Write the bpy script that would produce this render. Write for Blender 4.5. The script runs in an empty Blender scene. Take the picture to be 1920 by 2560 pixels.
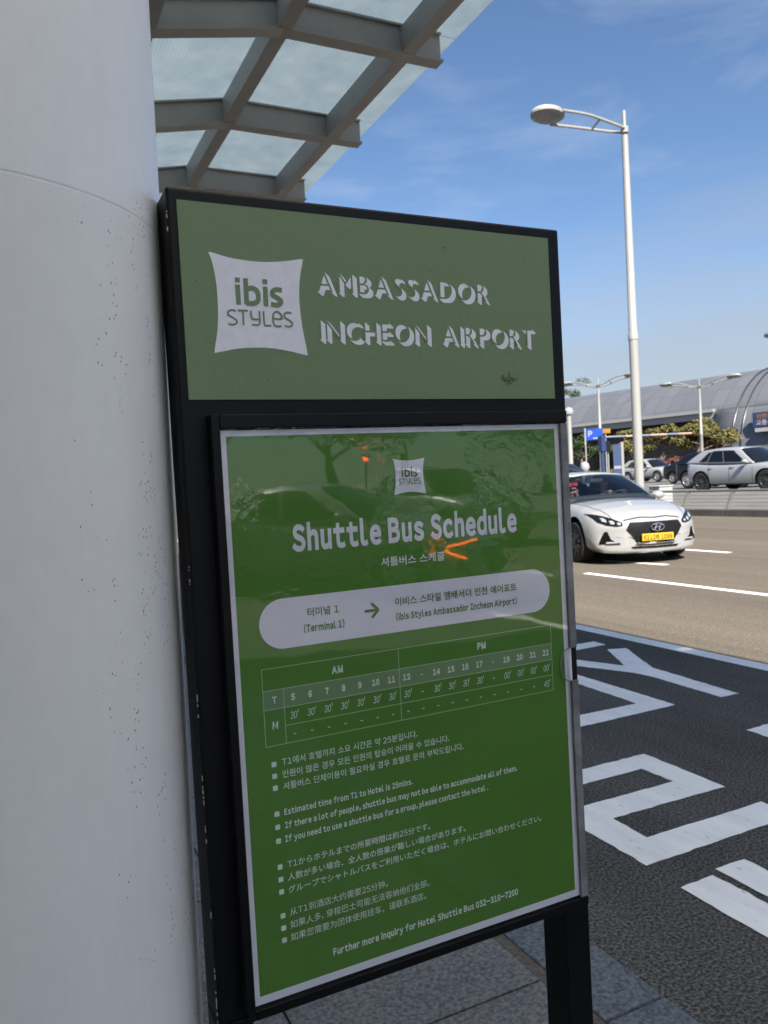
import bpy, bmesh, math, random
from mathutils import Vector, Matrix, noise
from mathutils.bvhtree import BVHTree
from mathutils.geometry import tessellate_polygon
random.seed(7)
SC = bpy.context.scene
COL = SC.collection
R = math.radians

# ------------------------------------------------------------------ camera
cam = bpy.data.cameras.new("camera"); co = bpy.data.objects.new("camera", cam); COL.objects.link(co)
right = Vector((0.9001, -0.4339, -0.0540)); down = Vector((-0.0647, -0.0102, -0.9979)); fwd = Vector((0.4321, 0.9011, -0.0367))
right = (right - fwd * right.dot(fwd)).normalized(); fwd.normalize(); up = -(down - fwd * down.dot(fwd) - right * down.dot(right)).normalized()
m = Matrix((right, up, -fwd)).transposed().to_4x4(); m.translation = Vector((0, 0, 1.47)); co.matrix_world = m
cam.sensor_fit = 'VERTICAL'; cam.sensor_height = 36.0; cam.lens = 1973.2 / 2560 * 36.0
cam.clip_start = 0.02; cam.clip_end = 3000
cam.dof.use_dof = True; cam.dof.focus_distance = 1.22; cam.dof.aperture_fstop = 12.0
SC.camera = co

# ------------------------------------------------------------------ light
SUN_AZ, SUN_EL = R(12.6), R(43.0)          # azimuth from -Y towards -X
to_sun = Vector((-math.sin(SUN_AZ) * math.cos(SUN_EL), -math.cos(SUN_AZ) * math.cos(SUN_EL), math.sin(SUN_EL)))
ld = bpy.data.lights.new("sun", 'SUN'); ld.energy = 4.5; ld.angle = R(0.53); ld.color = (1.0, 0.945, 0.86)
lo = bpy.data.objects.new("sun", ld); COL.objects.link(lo); lo.rotation_euler = to_sun.to_track_quat('Z', 'Y').to_euler(); lo.location = (0, 0, 60)
W = bpy.data.worlds.new("World"); SC.world = W; W.use_nodes = True
nt = W.node_tree; N = nt.nodes; LK = nt.links
bg = N["Background"]; bg.inputs[1].default_value = 0.05
sky = N.new("ShaderNodeTexSky"); sky.sky_type = 'NISHITA'; sky.sun_disc = False
sky.sun_elevation = SUN_EL; sky.sun_rotation = math.atan2(to_sun.x, to_sun.y); sky.altitude = 0; sky.air_density = 1.0; sky.dust_density = 0.25; sky.ozone_density = 5.0
tc = N.new("ShaderNodeTexCoord")
mp = N.new("ShaderNodeMapping"); mp.inputs['Scale'].default_value = (1.2, 3.2, 7.0); mp.inputs['Rotation'].default_value = (0, R(14), R(-25))
nz = N.new("ShaderNodeTexNoise"); nz.inputs['Scale'].default_value = 1.35; nz.inputs['Detail'].default_value = 7; nz.inputs['Roughness'].default_value = 0.58; nz.inputs['Distortion'].default_value = 0.5
rp = N.new("ShaderNodeValToRGB"); rp.color_ramp.elements[0].position = 0.5; rp.color_ramp.elements[1].position = 0.86
rp.color_ramp.elements[0].color = (0, 0, 0, 1); rp.color_ramp.elements[1].color = (0.32, 0.32, 0.32, 1)
mx = N.new("ShaderNodeMixRGB"); mx.inputs[2].default_value = (6.2, 6.6, 7.2, 1)
LK.new(tc.outputs['Generated'], mp.inputs[0]); LK.new(mp.outputs[0], nz.inputs['Vector']); LK.new(nz.outputs[0], rp.inputs[0])
LK.new(rp.outputs[0], mx.inputs[0]); LK.new(sky.outputs[0], mx.inputs[1]); 
sp = N.new("ShaderNodeSeparateXYZ"); LK.new(tc.outputs['Generated'], sp.inputs[0])
mr = N.new("ShaderNodeMapRange"); mr.interpolation_type = 'SMOOTHSTEP'; mr.inputs['From Min'].default_value = 0.34; mr.inputs['From Max'].default_value = 0.04; mr.inputs['To Min'].default_value = 0.0; mr.inputs['To Max'].default_value = 0.78
n2 = N.new("ShaderNodeTexNoise"); n2.inputs['Scale'].default_value = 2.2; n2.inputs['Detail'].default_value = 5; mp2 = N.new("ShaderNodeMapping"); mp2.inputs['Scale'].default_value = (1, 1, 7); LK.new(tc.outputs['Generated'], mp2.inputs[0]); LK.new(mp2.outputs[0], n2.inputs['Vector'])
ad = N.new("ShaderNodeMath"); ad.operation = 'MULTIPLY_ADD'; ad.inputs[1].default_value = 0.30; LK.new(n2.outputs[0], ad.inputs[0]); LK.new(sp.outputs['Z'], ad.inputs[2])
sb_ = N.new("ShaderNodeMath"); sb_.operation = 'SUBTRACT'; sb_.inputs[1].default_value = 0.15; LK.new(ad.outputs[0], sb_.inputs[0]); LK.new(sb_.outputs[0], mr.inputs['Value'])
mh = N.new("ShaderNodeMixRGB"); mh.inputs[2].default_value = (3.05, 3.3, 3.65, 1); LK.new(mr.outputs[0], mh.inputs[0]); LK.new(mx.outputs[0], mh.inputs[1]); LK.new(mh.outputs[0], bg.inputs[0])
SC.view_settings.view_transform = 'Standard'; SC.view_settings.look = 'None'; SC.view_settings.exposure = 1.65; SC.view_settings.gamma = 1.0
SC.cycles.max_bounces = 8; SC.cycles.transparent_max_bounces = 16; SC.cycles.caustics_reflective = False; SC.cycles.caustics_refractive = False
SC.cycles.sample_clamp_indirect = 4.0

# ------------------------------------------------------------------ materials
def mat(name, col, rough=0.5, metal=0.0, var=0.0, vscale=8.0, bump=0.0, bscale=60.0, spec=0.5, coat=0.0, coatr=0.05, emit=None, estr=1.0, detail=5.0):
    M = bpy.data.materials.new(name); M.use_nodes = True; t = M.node_tree; n = t.nodes; b = n["Principled BSDF"]
    b.inputs['Base Color'].default_value = (*col, 1); b.inputs['Roughness'].default_value = rough; b.inputs['Metallic'].default_value = metal
    b.inputs['Specular IOR Level'].default_value = spec
    if coat: b.inputs['Coat Weight'].default_value = coat; b.inputs['Coat Roughness'].default_value = coatr
    if emit: b.inputs['Emission Color'].default_value = (*emit, 1); b.inputs['Emission Strength'].default_value = estr
    if var or bump:
        c = n.new("ShaderNodeTexCoord")
    if var:
        z = n.new("ShaderNodeTexNoise"); z.inputs['Scale'].default_value = vscale; z.inputs['Detail'].default_value = detail; z.inputs['Roughness'].default_value = 0.65
        r = n.new("ShaderNodeValToRGB"); r.color_ramp.elements[0].position = 0.28; r.color_ramp.elements[1].position = 0.72
        r.color_ramp.elements[0].color = (*[max(0, x * (1 - var)) for x in col], 1); r.color_ramp.elements[1].color = (*[min(1, x * (1 + var)) for x in col], 1)
        t.links.new(c.outputs['Object'], z.inputs['Vector']); t.links.new(z.outputs[0], r.inputs[0]); t.links.new(r.outputs[0], b.inputs['Base Color'])
    if bump:
        z2 = n.new("ShaderNodeTexNoise"); z2.inputs['Scale'].default_value = bscale; z2.inputs['Detail'].default_value = 4
        bp = n.new("ShaderNodeBump"); bp.inputs['Strength'].default_value = bump; bp.inputs['Distance'].default_value = 0.01
        t.links.new(c.outputs['Object'], z2.inputs['Vector']); t.links.new(z2.outputs[0], bp.inputs['Height']); t.links.new(bp.outputs[0], b.inputs['Normal'])
    return M
def nodes_of(M): return M.node_tree.nodes, M.node_tree.links, M.node_tree.nodes["Principled BSDF"]
def tnoise(M, scale, lo, hi, c0, c1, detail=5, coord='Object', stretch=None):
    n, l, b = nodes_of(M); c = n.new("ShaderNodeTexCoord"); z = n.new("ShaderNodeTexNoise"); z.inputs['Scale'].default_value = scale; z.inputs['Detail'].default_value = detail; z.inputs['Roughness'].default_value = 0.6
    if stretch:
        mp = n.new("ShaderNodeMapping"); mp.inputs['Scale'].default_value = stretch; l.new(c.outputs[coord], mp.inputs[0]); l.new(mp.outputs[0], z.inputs['Vector'])
    else: l.new(c.outputs[coord], z.inputs['Vector'])
    r = n.new("ShaderNodeValToRGB"); r.color_ramp.elements[0].position = lo; r.color_ramp.elements[1].position = hi
    r.color_ramp.elements[0].color = (*c0, 1); r.color_ramp.elements[1].color = (*c1, 1); l.new(z.outputs[0], r.inputs[0]); return r.outputs[0], z.outputs[0]
def mix(M, fac, a, b_, mode='MIX'):
    n, l, b = nodes_of(M); x = n.new("ShaderNodeMixRGB"); x.blend_type = mode
    for k, v in ((0, fac), (1, a), (2, b_)):
        if hasattr(v, 'is_linked') or hasattr(v, 'links'): l.new(v, x.inputs[k])
        elif isinstance(v, (int, float)): x.inputs[k].default_value = v
        else: x.inputs[k].default_value = (*v, 1)
    return x.outputs[0]
def setcol(M, sock):
    n, l, b = nodes_of(M); l.new(sock, b.inputs['Base Color'])
def setbump(M, sock, strength, dist=0.004):
    n, l, b = nodes_of(M); bp = n.new("ShaderNodeBump"); bp.inputs['Strength'].default_value = strength; bp.inputs['Distance'].default_value = dist
    l.new(sock, bp.inputs['Height']); l.new(bp.outputs[0], b.inputs['Normal'])

def thin_glass(name, tint=(0.9, 0.95, 0.95), rough=0.02, ior=1.5, ripple=0.0, rscale=6.0, fine=0.0):
    M = bpy.data.materials.new(name); M.use_nodes = True; t = M.node_tree; n = t.nodes; l = t.links; n.remove(n["Principled BSDF"])
    out = n["Material Output"]; tr = n.new("ShaderNodeBsdfTransparent"); tr.inputs[0].default_value = (*tint, 1)
    gl = n.new("ShaderNodeBsdfGlossy"); gl.inputs['Roughness'].default_value = rough
    mxs = n.new("ShaderNodeMixShader"); gm = n.new("ShaderNodeNewGeometry"); dt = n.new("ShaderNodeVectorMath"); dt.operation = 'DOT_PRODUCT'
    l.new(gm.outputs['Normal'], dt.inputs[0]); l.new(gm.outputs['Incoming'], dt.inputs[1])
    def mt_(op, a_, b_=None):
        x = n.new("ShaderNodeMath"); x.operation = op
        for k, v in ((0, a_), (1, b_)):
            if v is None: continue
            if isinstance(v, (int, float)): x.inputs[k].default_value = v
            else: l.new(v, x.inputs[k])
        return x.outputs[0]
    f0 = 2 * ((ior - 1) / (ior + 1)) ** 2            # both faces of the thin pane
    fac = mt_('ADD', f0, mt_('MULTIPLY', 1 - f0, mt_('POWER', mt_('SUBTRACT', 1.0, mt_('ABSOLUTE', dt.outputs['Value'])), 5.0)))
    l.new(fac, mxs.inputs[0]); l.new(tr.outputs[0], mxs.inputs[1]); l.new(gl.outputs[0], mxs.inputs[2]); l.new(mxs.outputs[0], out.inputs[0])
    if ripple:
        c = n.new("ShaderNodeTexCoord"); z = n.new("ShaderNodeTexNoise"); z.inputs['Scale'].default_value = rscale; z.inputs['Detail'].default_value = 3
        bp = n.new("ShaderNodeBump"); bp.inputs['Strength'].default_value = ripple; bp.inputs['Distance'].default_value = 0.01
        l.new(c.outputs['Object'], z.inputs['Vector']); hgt = z.outputs[0]
        if fine:     # patches where the film clings to the pane and wrinkles
            z2 = n.new("ShaderNodeTexNoise"); z2.inputs['Scale'].default_value = 48; z2.inputs['Detail'].default_value = 3; l.new(c.outputs['Object'], z2.inputs['Vector'])
            z3 = n.new("ShaderNodeTexNoise"); z3.inputs['Scale'].default_value = 7; z3.inputs['Detail'].default_value = 5; l.new(c.outputs['Object'], z3.inputs['Vector'])
            sx = n.new("ShaderNodeSeparateXYZ"); l.new(c.outputs['Object'], sx.inputs[0]); up_ = n.new("ShaderNodeMapRange"); up_.inputs['From Min'].default_value = 0.55; up_.inputs['From Max'].default_value = 0.68; l.new(sx.outputs['Z'], up_.inputs['Value'])
            hgt = mt_('ADD', hgt, mt_('MULTIPLY', mt_('MULTIPLY', z2.outputs[0], fine), mt_('MULTIPLY', up_.outputs[0], mt_('GREATER_THAN', z3.outputs[0], 0.525))))
        l.new(hgt, bp.inputs['Height']); l.new(bp.outputs[0], gl.inputs['Normal'])
    return M

M = {}
# asphalt of the lay-by, dark, coarse
a = mat("dark asphalt", (0.05, 0.05, 0.052), 0.85, spec=0.12); M['asphalt'] = a
c1, h1 = tnoise(a, 92, 0.40, 0.66, (0.04, 0.038, 0.036), (0.20, 0.19, 0.178), 4)
c2, h2 = tnoise(a, 1.6, 0.3, 0.72, (0.72, 0.72, 0.73), (1.2, 1.19, 1.17), 7, stretch=(1.3, 0.35, 1))
c4, _ = tnoise(a, 2.4, 0.66, 0.74, (1, 1, 1), (0.62, 0.61, 0.6), 5)
c2 = mix(a, 1.0, c2, c4, 'MULTIPLY')
setcol(a, mix(a, 1.0, c1, c2, 'MULTIPLY')); setbump(a, h1, 1.0, 0.011)
# worn tan carriageway
a = mat("worn tan asphalt", (0.17, 0.15, 0.125), 0.9, spec=0.15); M['road'] = a
c1, h1 = tnoise(a, 60, 0.34, 0.70, (0.064, 0.054, 0.042), (0.198, 0.17, 0.136), 5)
c2, h2 = tnoise(a, 0.5, 0.3, 0.75, (0.74, 0.74, 0.76), (1.13, 1.12, 1.1), 7, stretch=(3.0, 0.05, 1))
c3, _ = tnoise(a, 16, 0.3, 0.72, (0.84, 0.84, 0.85), (1.12, 1.12, 1.1), 6)
c2 = mix(a, 1.0, c2, c3, 'MULTIPLY')
setcol(a, mix(a, 1.0, c1, c2, 'MULTIPLY')); setbump(a, h1, 0.6, 0.005)
# granite paving / kerb
def granite(name, base, warm):
    a = mat(name, base, 0.6, spec=0.2)
    c1, h1 = tnoise(a, 85, 0.34, 0.68, tuple(x * 0.5 for x in base), tuple(x * 1.45 for x in base), 4)
    c2, _ = tnoise(a, 3.0, 0.3, 0.7, (0.86, 0.87, 0.9), warm, 5)
    setcol(a, mix(a, 1.0, c1, c2, 'MULTIPLY')); setbump(a, h1, 0.12, 0.002); return a
M['granite'] = granite("grey granite slab", (0.145, 0.144, 0.144), (1.1, 1.09, 1.07))
M['kerbstone'] = granite("bluish granite kerb", (0.118, 0.13, 0.143), (1.06, 1.07, 1.08))
M['grout'] = mat("sandy grout", (0.1, 0.085, 0.07), 0.95, var=0.5, vscale=60, bump=0.5)
M['joint'] = mat("dark joint", (0.045, 0.043, 0.042), 0.95)
# road paint with wear
a = mat("worn white road paint", (0.72, 0.74, 0.75), 0.6); M['paint'] = a
c1, h1 = tnoise(a, 38, 0.27, 0.37, (0.42, 0.415, 0.405), (0.9, 0.89, 0.87), 8, stretch=(1.6, 0.45, 1))
c2, _ = tnoise(a, 4, 0.3, 0.7, (0.82, 0.82, 0.83), (1, 1, 1), 7, stretch=(2.5, 0.5, 1))
setcol(a, mix(a, 1.0, c1, c2, 'MULTIPLY')); setbump(a, h1, 0.3, 0.004)
M['park'] = mat("pale concrete paving", (0.11, 0.107, 0.103), 0.9, var=0.18, vscale=0.6, bump=0.1)
M['earth'] = mat("far ground", (0.2, 0.19, 0.17), 0.95, var=0.25, vscale=0.05)
# painted column
a = mat("chalky white column paint", (0.62, 0.63, 0.64), 0.33); M['column'] = a
n, l, b = nodes_of(a); b.inputs['Specular IOR Level'].default_value = 0.45
c1, h1 = tnoise(a, 55, 0.2, 0.8, (0.97, 0.97, 0.97), (1.025, 1.025, 1.025), 3, stretch=(1, 1, 0.45))
c2, _ = tnoise(a, 1.6, 0.3, 0.75, (0.755, 0.752, 0.74), (0.80, 0.795, 0.782), 3)
base = mix(a, 1.0, c1, c2, 'MULTIPLY')
# speckled chips: tiny dark flecks inside a vertical streak band on the road side
geo = n.new("ShaderNodeTexCoord"); sep = n.new("ShaderNodeSeparateXYZ"); l.new(geo.outputs['Object'], sep.inputs[0])
def math_(op, a_, b_=None, clamp=False):
    x = n.new("ShaderNodeMath"); x.operation = op; x.use_clamp = clamp
    for k, v in ((0, a_), (1, b_)):
        if v is None: continue
        if isinstance(v, (int, float)): x.inputs[k].default_value = v
        else: l.new(v, x.inputs[k])
    return x.outputs[0]
vz = n.new("ShaderNodeTexVoronoi"); vz.inputs['Scale'].default_value = 185; mpv = n.new("ShaderNodeMapping"); mpv.inputs['Scale'].default_value = (1.6, 1.6, 1.0); l.new(geo.outputs['Object'], mpv.inputs[0]); l.new(mpv.outputs[0], vz.inputs['Vector'])
cl = n.new("ShaderNodeTexNoise"); cl.inputs['Scale'].default_value = 9; cl.inputs['Detail'].default_value = 4; cl.inputs['Roughness'].default_value = 0.7; mpc = n.new("ShaderNodeMapping"); mpc.inputs['Scale'].default_value = (2.2, 2.2, 0.55); l.new(geo.outputs['Object'], mpc.inputs[0]); l.new(mpc.outputs[0], cl.inputs['Vector'])
ang = math_('ARCTAN2', sep.outputs['X'], math_('MULTIPLY', sep.outputs['Y'], -1.0))   # 0 faces the camera side, + towards the road
band = math_('SUBTRACT', 1.0, math_('MULTIPLY', math_('ABSOLUTE', math_('SUBTRACT', ang, 0.95)), 1.9), True)
dens = math_('MULTIPLY', math_('MULTIPLY', math_('GREATER_THAN', cl.outputs[0], 0.55), band), 0.34)
below = math_('LESS_THAN', sep.outputs['Z'], 1.87)
wn = n.new("ShaderNodeTexWhiteNoise"); wn.noise_dimensions = '3D'; l.new(vz.outputs['Position'], wn.inputs['Vector'])
pick = math_('LESS_THAN', wn.outputs['Value'], math_('MULTIPLY', dens, below))
fleck = math_('MULTIPLY', math_('LESS_THAN', vz.outputs['Distance'], 0.30), pick)
ringl = math_('MULTIPLY', math_('LESS_THAN', math_('ABSOLUTE', math_('SUBTRACT', sep.outputs['Z'], 1.847)), 0.0010), 0.2)
upper = math_('GREATER_THAN', sep.outputs['Z'], 1.847)
base = mix(a, upper, base, mix(a, 1.0, base, (1.05, 1.06, 1.07), 'MULTIPLY'))
base = mix(a, math_('MAXIMUM', fleck, ringl), base, (0.2, 0.205, 0.21))
setcol(a, base); setbump(a, h1, 0.24, 0.002)
# sign
a = mat("scuffed black enamel", (0.003, 0.0033, 0.004), 0.45, bump=0.06, bscale=120, spec=0.22); M['black'] = a
c1, h = tnoise(a, 14, 0.72, 0.9, (0.003, 0.0033, 0.0042), (0.012, 0.012, 0.013), 8); setcol(a, c1)
M['chip'] = mat("bare metal chips", (0.4, 0.39, 0.37), 0.5, 0.3)
a = mat("muted green header film", (0.1, 0.175, 0.075), 0.6, spec=0.35); M['hgreen'] = a
c1, h = tnoise(a, 220, 0.3, 0.7, (0.172, 0.245, 0.128), (0.192, 0.27, 0.142), 3)
c2, _ = tnoise(a, 75, 0.74, 0.77, (1, 1, 1), (0.55, 0.55, 0.55), 2)
setcol(a, mix(a, 1.0, c1, c2, 'MULTIPLY')); setbump(a, h, 0.08, 0.002)
M['hgreen_l'] = mat("muted green lettering", (0.175, 0.25, 0.13), 0.45, spec=0.35, var=0.1, vscale=200)
a = mat("off white header film", (0.6, 0.6, 0.68), 0.45, spec=0.35); M['hwhite'] = a
c1, h = tnoise(a, 60, 0.3, 0.7, (0.8, 0.79, 0.85), (0.88, 0.87, 0.93), 5)
c2, _ = tnoise(a, 95, 0.70, 0.76, (1, 1, 1), (0.55, 0.55, 0.58), 3)
setcol(a, mix(a, 1.0, c1, c2, 'MULTIPLY'))
M['stain'] = mat("brown green smear", (0.085, 0.125, 0.055), 0.7, var=0.4, vscale=300)
a = mat("printed poster green", (0.05, 0.16, 0.018), 0.5, spec=0.3); M['pgreen'] = a
c1, h = tnoise(a, 4, 0.25, 0.8, (0.07, 0.195, 0.018), (0.09, 0.235, 0.026), 4); setcol(a, c1)
M['pgreen_l'] = mat("printed green lettering", (0.08, 0.19, 0.03), 0.5, spec=0.3, var=0.05)
M['band'] = mat("pale green table band", (0.17, 0.28, 0.13), 0.5, spec=0.3, var=0.06)
M['pwhite'] = mat("poster white print", (0.76, 0.75, 0.84), 0.5, spec=0.3, var=0.05)
M['ptext'] = mat("pale printed lettering", (0.72, 0.78, 0.72), 0.5, spec=0.3, var=0.04)
M['pline'] = mat("pale green rule", (0.38, 0.52, 0.32), 0.5, spec=0.3, var=0.04)
M['acrylic'] = thin_glass("clear acrylic cover", (0.985, 0.99, 0.985), 0.02, 1.50, ripple=0.05, rscale=5.0, fine=1.1)
M['acrylic_edge'] = mat("acrylic edge", (0.2, 0.205, 0.215), 0.35, spec=0.5, var=0.6, vscale=12)
# canopy
M['beam'] = mat("grey painted steel", (0.34, 0.325, 0.308), 0.5, var=0.1, vscale=3, bump=0.03)
def frosted(name, ca_, cb_, dcol, dmix=0.35):
    Mx = bpy.data.materials.new(name); Mx.use_nodes = True; t = Mx.node_tree; n = t.nodes; l = t.links; n.remove(n["Principled BSDF"])
    out = n["Material Output"]; tl = n.new("ShaderNodeBsdfTranslucent"); df = n.new("ShaderNodeBsdfDiffuse"); df.inputs[0].default_value = (*dcol, 1)
    tr = n.new("ShaderNodeBsdfTransparent"); tr.inputs[0].default_value = (0.75, 0.88, 0.95, 1)
    c = n.new("ShaderNodeTexCoord"); s = n.new("ShaderNodeSeparateXYZ"); l.new(c.outputs['Object'], s.inputs[0])
    w = n.new("ShaderNodeMath"); w.operation = 'MULTIPLY'; w.inputs[1].default_value = 2 * math.pi / 0.034; l.new(s.outputs['X'], w.inputs[0])
    sn = n.new("ShaderNodeMath"); sn.operation = 'SINE'; l.new(w.outputs[0], sn.inputs[0])
    z = n.new("ShaderNodeTexNoise"); z.inputs['Scale'].default_value = 2.6; z.inputs['Detail'].default_value = 9; z.inputs['Roughness'].default_value = 0.72; l.new(c.outputs['Object'], z.inputs['Vector'])
    rz = n.new("ShaderNodeValToRGB"); rz.color_ramp.elements[0].position = 0.35; rz.color_ramp.elements[1].position = 0.72
    rz.color_ramp.elements[0].color = (*ca_, 1); rz.color_ramp.elements[1].color = (*cb_, 1); l.new(z.outputs[0], rz.inputs[0])
    r = n.new("ShaderNodeMapRange"); r.inputs['From Min'].default_value = -1; r.inputs['From Max'].default_value = 1; r.inputs['To Min'].default_value = 0.91; r.inputs['To Max'].default_value = 1.03; l.new(sn.outputs[0], r.inputs[0])
    mu = n.new("ShaderNodeMixRGB"); mu.blend_type = 'MULTIPLY'; mu.inputs[0].default_value = 1; l.new(rz.outputs[0], mu.inputs[1]); l.new(r.outputs[0], mu.inputs[2]); l.new(mu.outputs[0], tl.inputs[0])
    m1 = n.new("ShaderNodeMixShader"); m1.inputs[0].default_value = dmix; l.new(tl.outputs[0], m1.inputs[1]); l.new(df.outputs[0], m1.inputs[2])
    m2 = n.new("ShaderNodeMixShader"); m2.inputs[0].default_value = 0.0; l.new(m1.outputs[0], m2.inputs[1]); l.new(tr.outputs[0], m2.inputs[2]); l.new(m2.outputs[0], out.inputs[0])
    return Mx
M['frost'] = frosted('frosted ribbed glass', (0.125, 0.168, 0.196), (0.192, 0.232, 0.254), (0.3, 0.38, 0.42))
M['brightened'] = frosted('milky white ribbed glass', (0.86, 0.85, 0.82), (0.92, 0.90, 0.87), (0.75, 0.74, 0.72), 0.1)  # whiter glass for panes out of view, added to brighten the shade below
# background
M['polewhite'] = mat("white powder coat", (0.26, 0.256, 0.24), 0.4, var=0.05, vscale=2)
M['lens'] = mat("grey lamp lens", (0.2, 0.2, 0.2), 0.25, var=0.2, vscale=6)
a = mat("silver roof cladding", (0.33, 0.34, 0.37), 0.5, 0.35); M['clad'] = a
n, l, b = nodes_of(a); c = n.new("ShaderNodeTexCoord"); br = n.new("ShaderNodeTexBrick"); br.offset = 0.0; br.inputs['Scale'].default_value = 1.0
br.inputs['Brick Width'].default_value = 3.2; br.inputs['Row Height'].default_value = 2.0; br.inputs['Mortar Size'].default_value = 0.06
br.inputs['Color1'].default_value = (0.125, 0.132, 0.15, 1); br.inputs['Color2'].default_value = (0.15, 0.156, 0.17, 1); br.inputs['Mortar'].default_value = (0.105, 0.11, 0.12, 1)
l.new(c.outputs['UV'], br.inputs['Vector']); setcol(a, br.outputs[0])
M['fascia'] = mat("pale fascia", (0.24, 0.24, 0.245), 0.5, var=0.06, vscale=0.4)
M['dark'] = mat("deep shaded glazing", (0.02, 0.022, 0.025), 0.25, var=0.4, vscale=0.5)
M['concrete'] = mat("grey precast concrete", (0.24, 0.24, 0.24), 0.8, var=0.1, vscale=0.8)
M['blue'] = mat("blue sign enamel", (0.008, 0.05, 0.32), 0.4, var=0.06)
M['slate'] = mat("slate blue panel", (0.035, 0.058, 0.12), 0.45, var=0.06)
M['navy'] = mat("navy enamel", (0.02, 0.035, 0.1), 0.4, var=0.1)
M['yellow'] = mat("amber sign enamel", (0.3, 0.14, 0.006), 0.45, var=0.06)
M['white'] = mat("white enamel", (0.3, 0.3, 0.295), 0.45, var=0.04)
M['pinkred'] = mat("faded red stripe", (0.27, 0.16, 0.125), 0.5, var=0.08)
M['steel'] = mat("brushed bronze steel", (0.2, 0.185, 0.16), 0.45, 0.5, var=0.1, vscale=5)
M['kerbdark'] = mat("dark mottled kerb concrete", (0.075, 0.07, 0.066), 0.9, var=0.35, vscale=2)  # dark base tone with random mottling
M['foliage'] = mat("pine needles", (0.115, 0.104, 0.026), 0.75, var=0.6, vscale=1.2)
M['foliage_d'] = mat("dark evergreen leaves", (0.03, 0.05, 0.012), 0.75, var=0.6, vscale=1.5)
M['hedge'] = mat("hedge leaves", (0.09, 0.1, 0.03), 0.8, var=0.5, vscale=1)
M['redleaf'] = mat("reddish shrub", (0.16, 0.06, 0.045), 0.8, var=0.5, vscale=2)
M['bark'] = mat("pinkish pine bark", (0.2, 0.135, 0.105), 0.9, var=0.3, vscale=6, bump=0.3)
# vehicles
M['carwhite'] = mat("white car paint", (0.27, 0.27, 0.267), 0.3, coat=1.0, coatr=0.04, var=0.015, vscale=1)
M['carsilver'] = mat("silver car paint", (0.35, 0.355, 0.365), 0.32, 0.3, coat=1.0, coatr=0.05, var=0.03, vscale=2)
M['carpearl'] = mat("pearl white car paint", (0.31, 0.305, 0.295), 0.3, coat=1.0, coatr=0.05, var=0.02)
M['carblack'] = mat("black car paint", (0.006, 0.006, 0.008), 0.3, spec=0.3, coat=0.35, coatr=0.1, var=0.2)
M['rubber'] = mat("tyre rubber", (0.016, 0.016, 0.017), 0.8, var=0.2, vscale=10)
M['well'] = mat("wheel arch lining", (0.005, 0.005, 0.005), 0.9, spec=0.05, var=0.2)
M['rimdark'] = mat("dark alloy", (0.07, 0.067, 0.066), 0.4, 0.5, var=0.1)
M['rimlight'] = mat("silver alloy", (0.42, 0.42, 0.42), 0.35, 0.6, var=0.08)
M['darkglass'] = mat("tinted car glass", (0.006, 0.008, 0.012), 0.08, spec=0.25, var=0.1)
M['windscreen'] = thin_glass("tinted windscreen", (0.6, 0.68, 0.72), 0.02, 1.55)
M['chrome'] = mat("chrome", (0.75, 0.75, 0.77), 0.15, 1.0, var=0.02)
M['grille'] = mat("black mesh grille", (0.008, 0.008, 0.009), 0.6, bump=0.35, bscale=55, spec=0.08)
M['lamp'] = mat("clear lamp optics", (0.42, 0.43, 0.45), 0.1, 0.4, coat=1, var=0.1)
M['plate'] = mat("yellow number plate", (0.46, 0.3, 0.008), 0.4, var=0.04)
M['plateink'] = mat("plate ink", (0.02, 0.017, 0.01), 0.6, var=0.05)
M['amber'] = mat("amber lens", (0.75, 0.35, 0.08), 0.25, var=0.05)
M['redled'] = mat("lit red display", (0.3, 0.01, 0.02), 0.4, var=0.02, emit=(1, 0.08, 0.14), estr=0.35)
M['interior'] = mat("dark cabin trim", (0.025, 0.026, 0.028), 0.7, var=0.2, vscale=4)
M['skin'] = mat("skin", (0.55, 0.31, 0.23), 0.55, var=0.06, vscale=10)
M['shirt'] = mat("dark blue shirt", (0.035, 0.045, 0.08), 0.85, var=0.2, vscale=12)
M['hair'] = mat("black hair", (0.012, 0.01, 0.009), 0.5, var=0.3, vscale=40)
M['wallgrey'] = mat("grey terminal cladding", (0.62, 0.62, 0.61), 0.5, var=0.06, vscale=0.7)
M['wallglass'] = mat("dark terminal glazing", (0.03, 0.04, 0.05), 0.08, spec=0.7, var=0.15, vscale=0.5)

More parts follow.
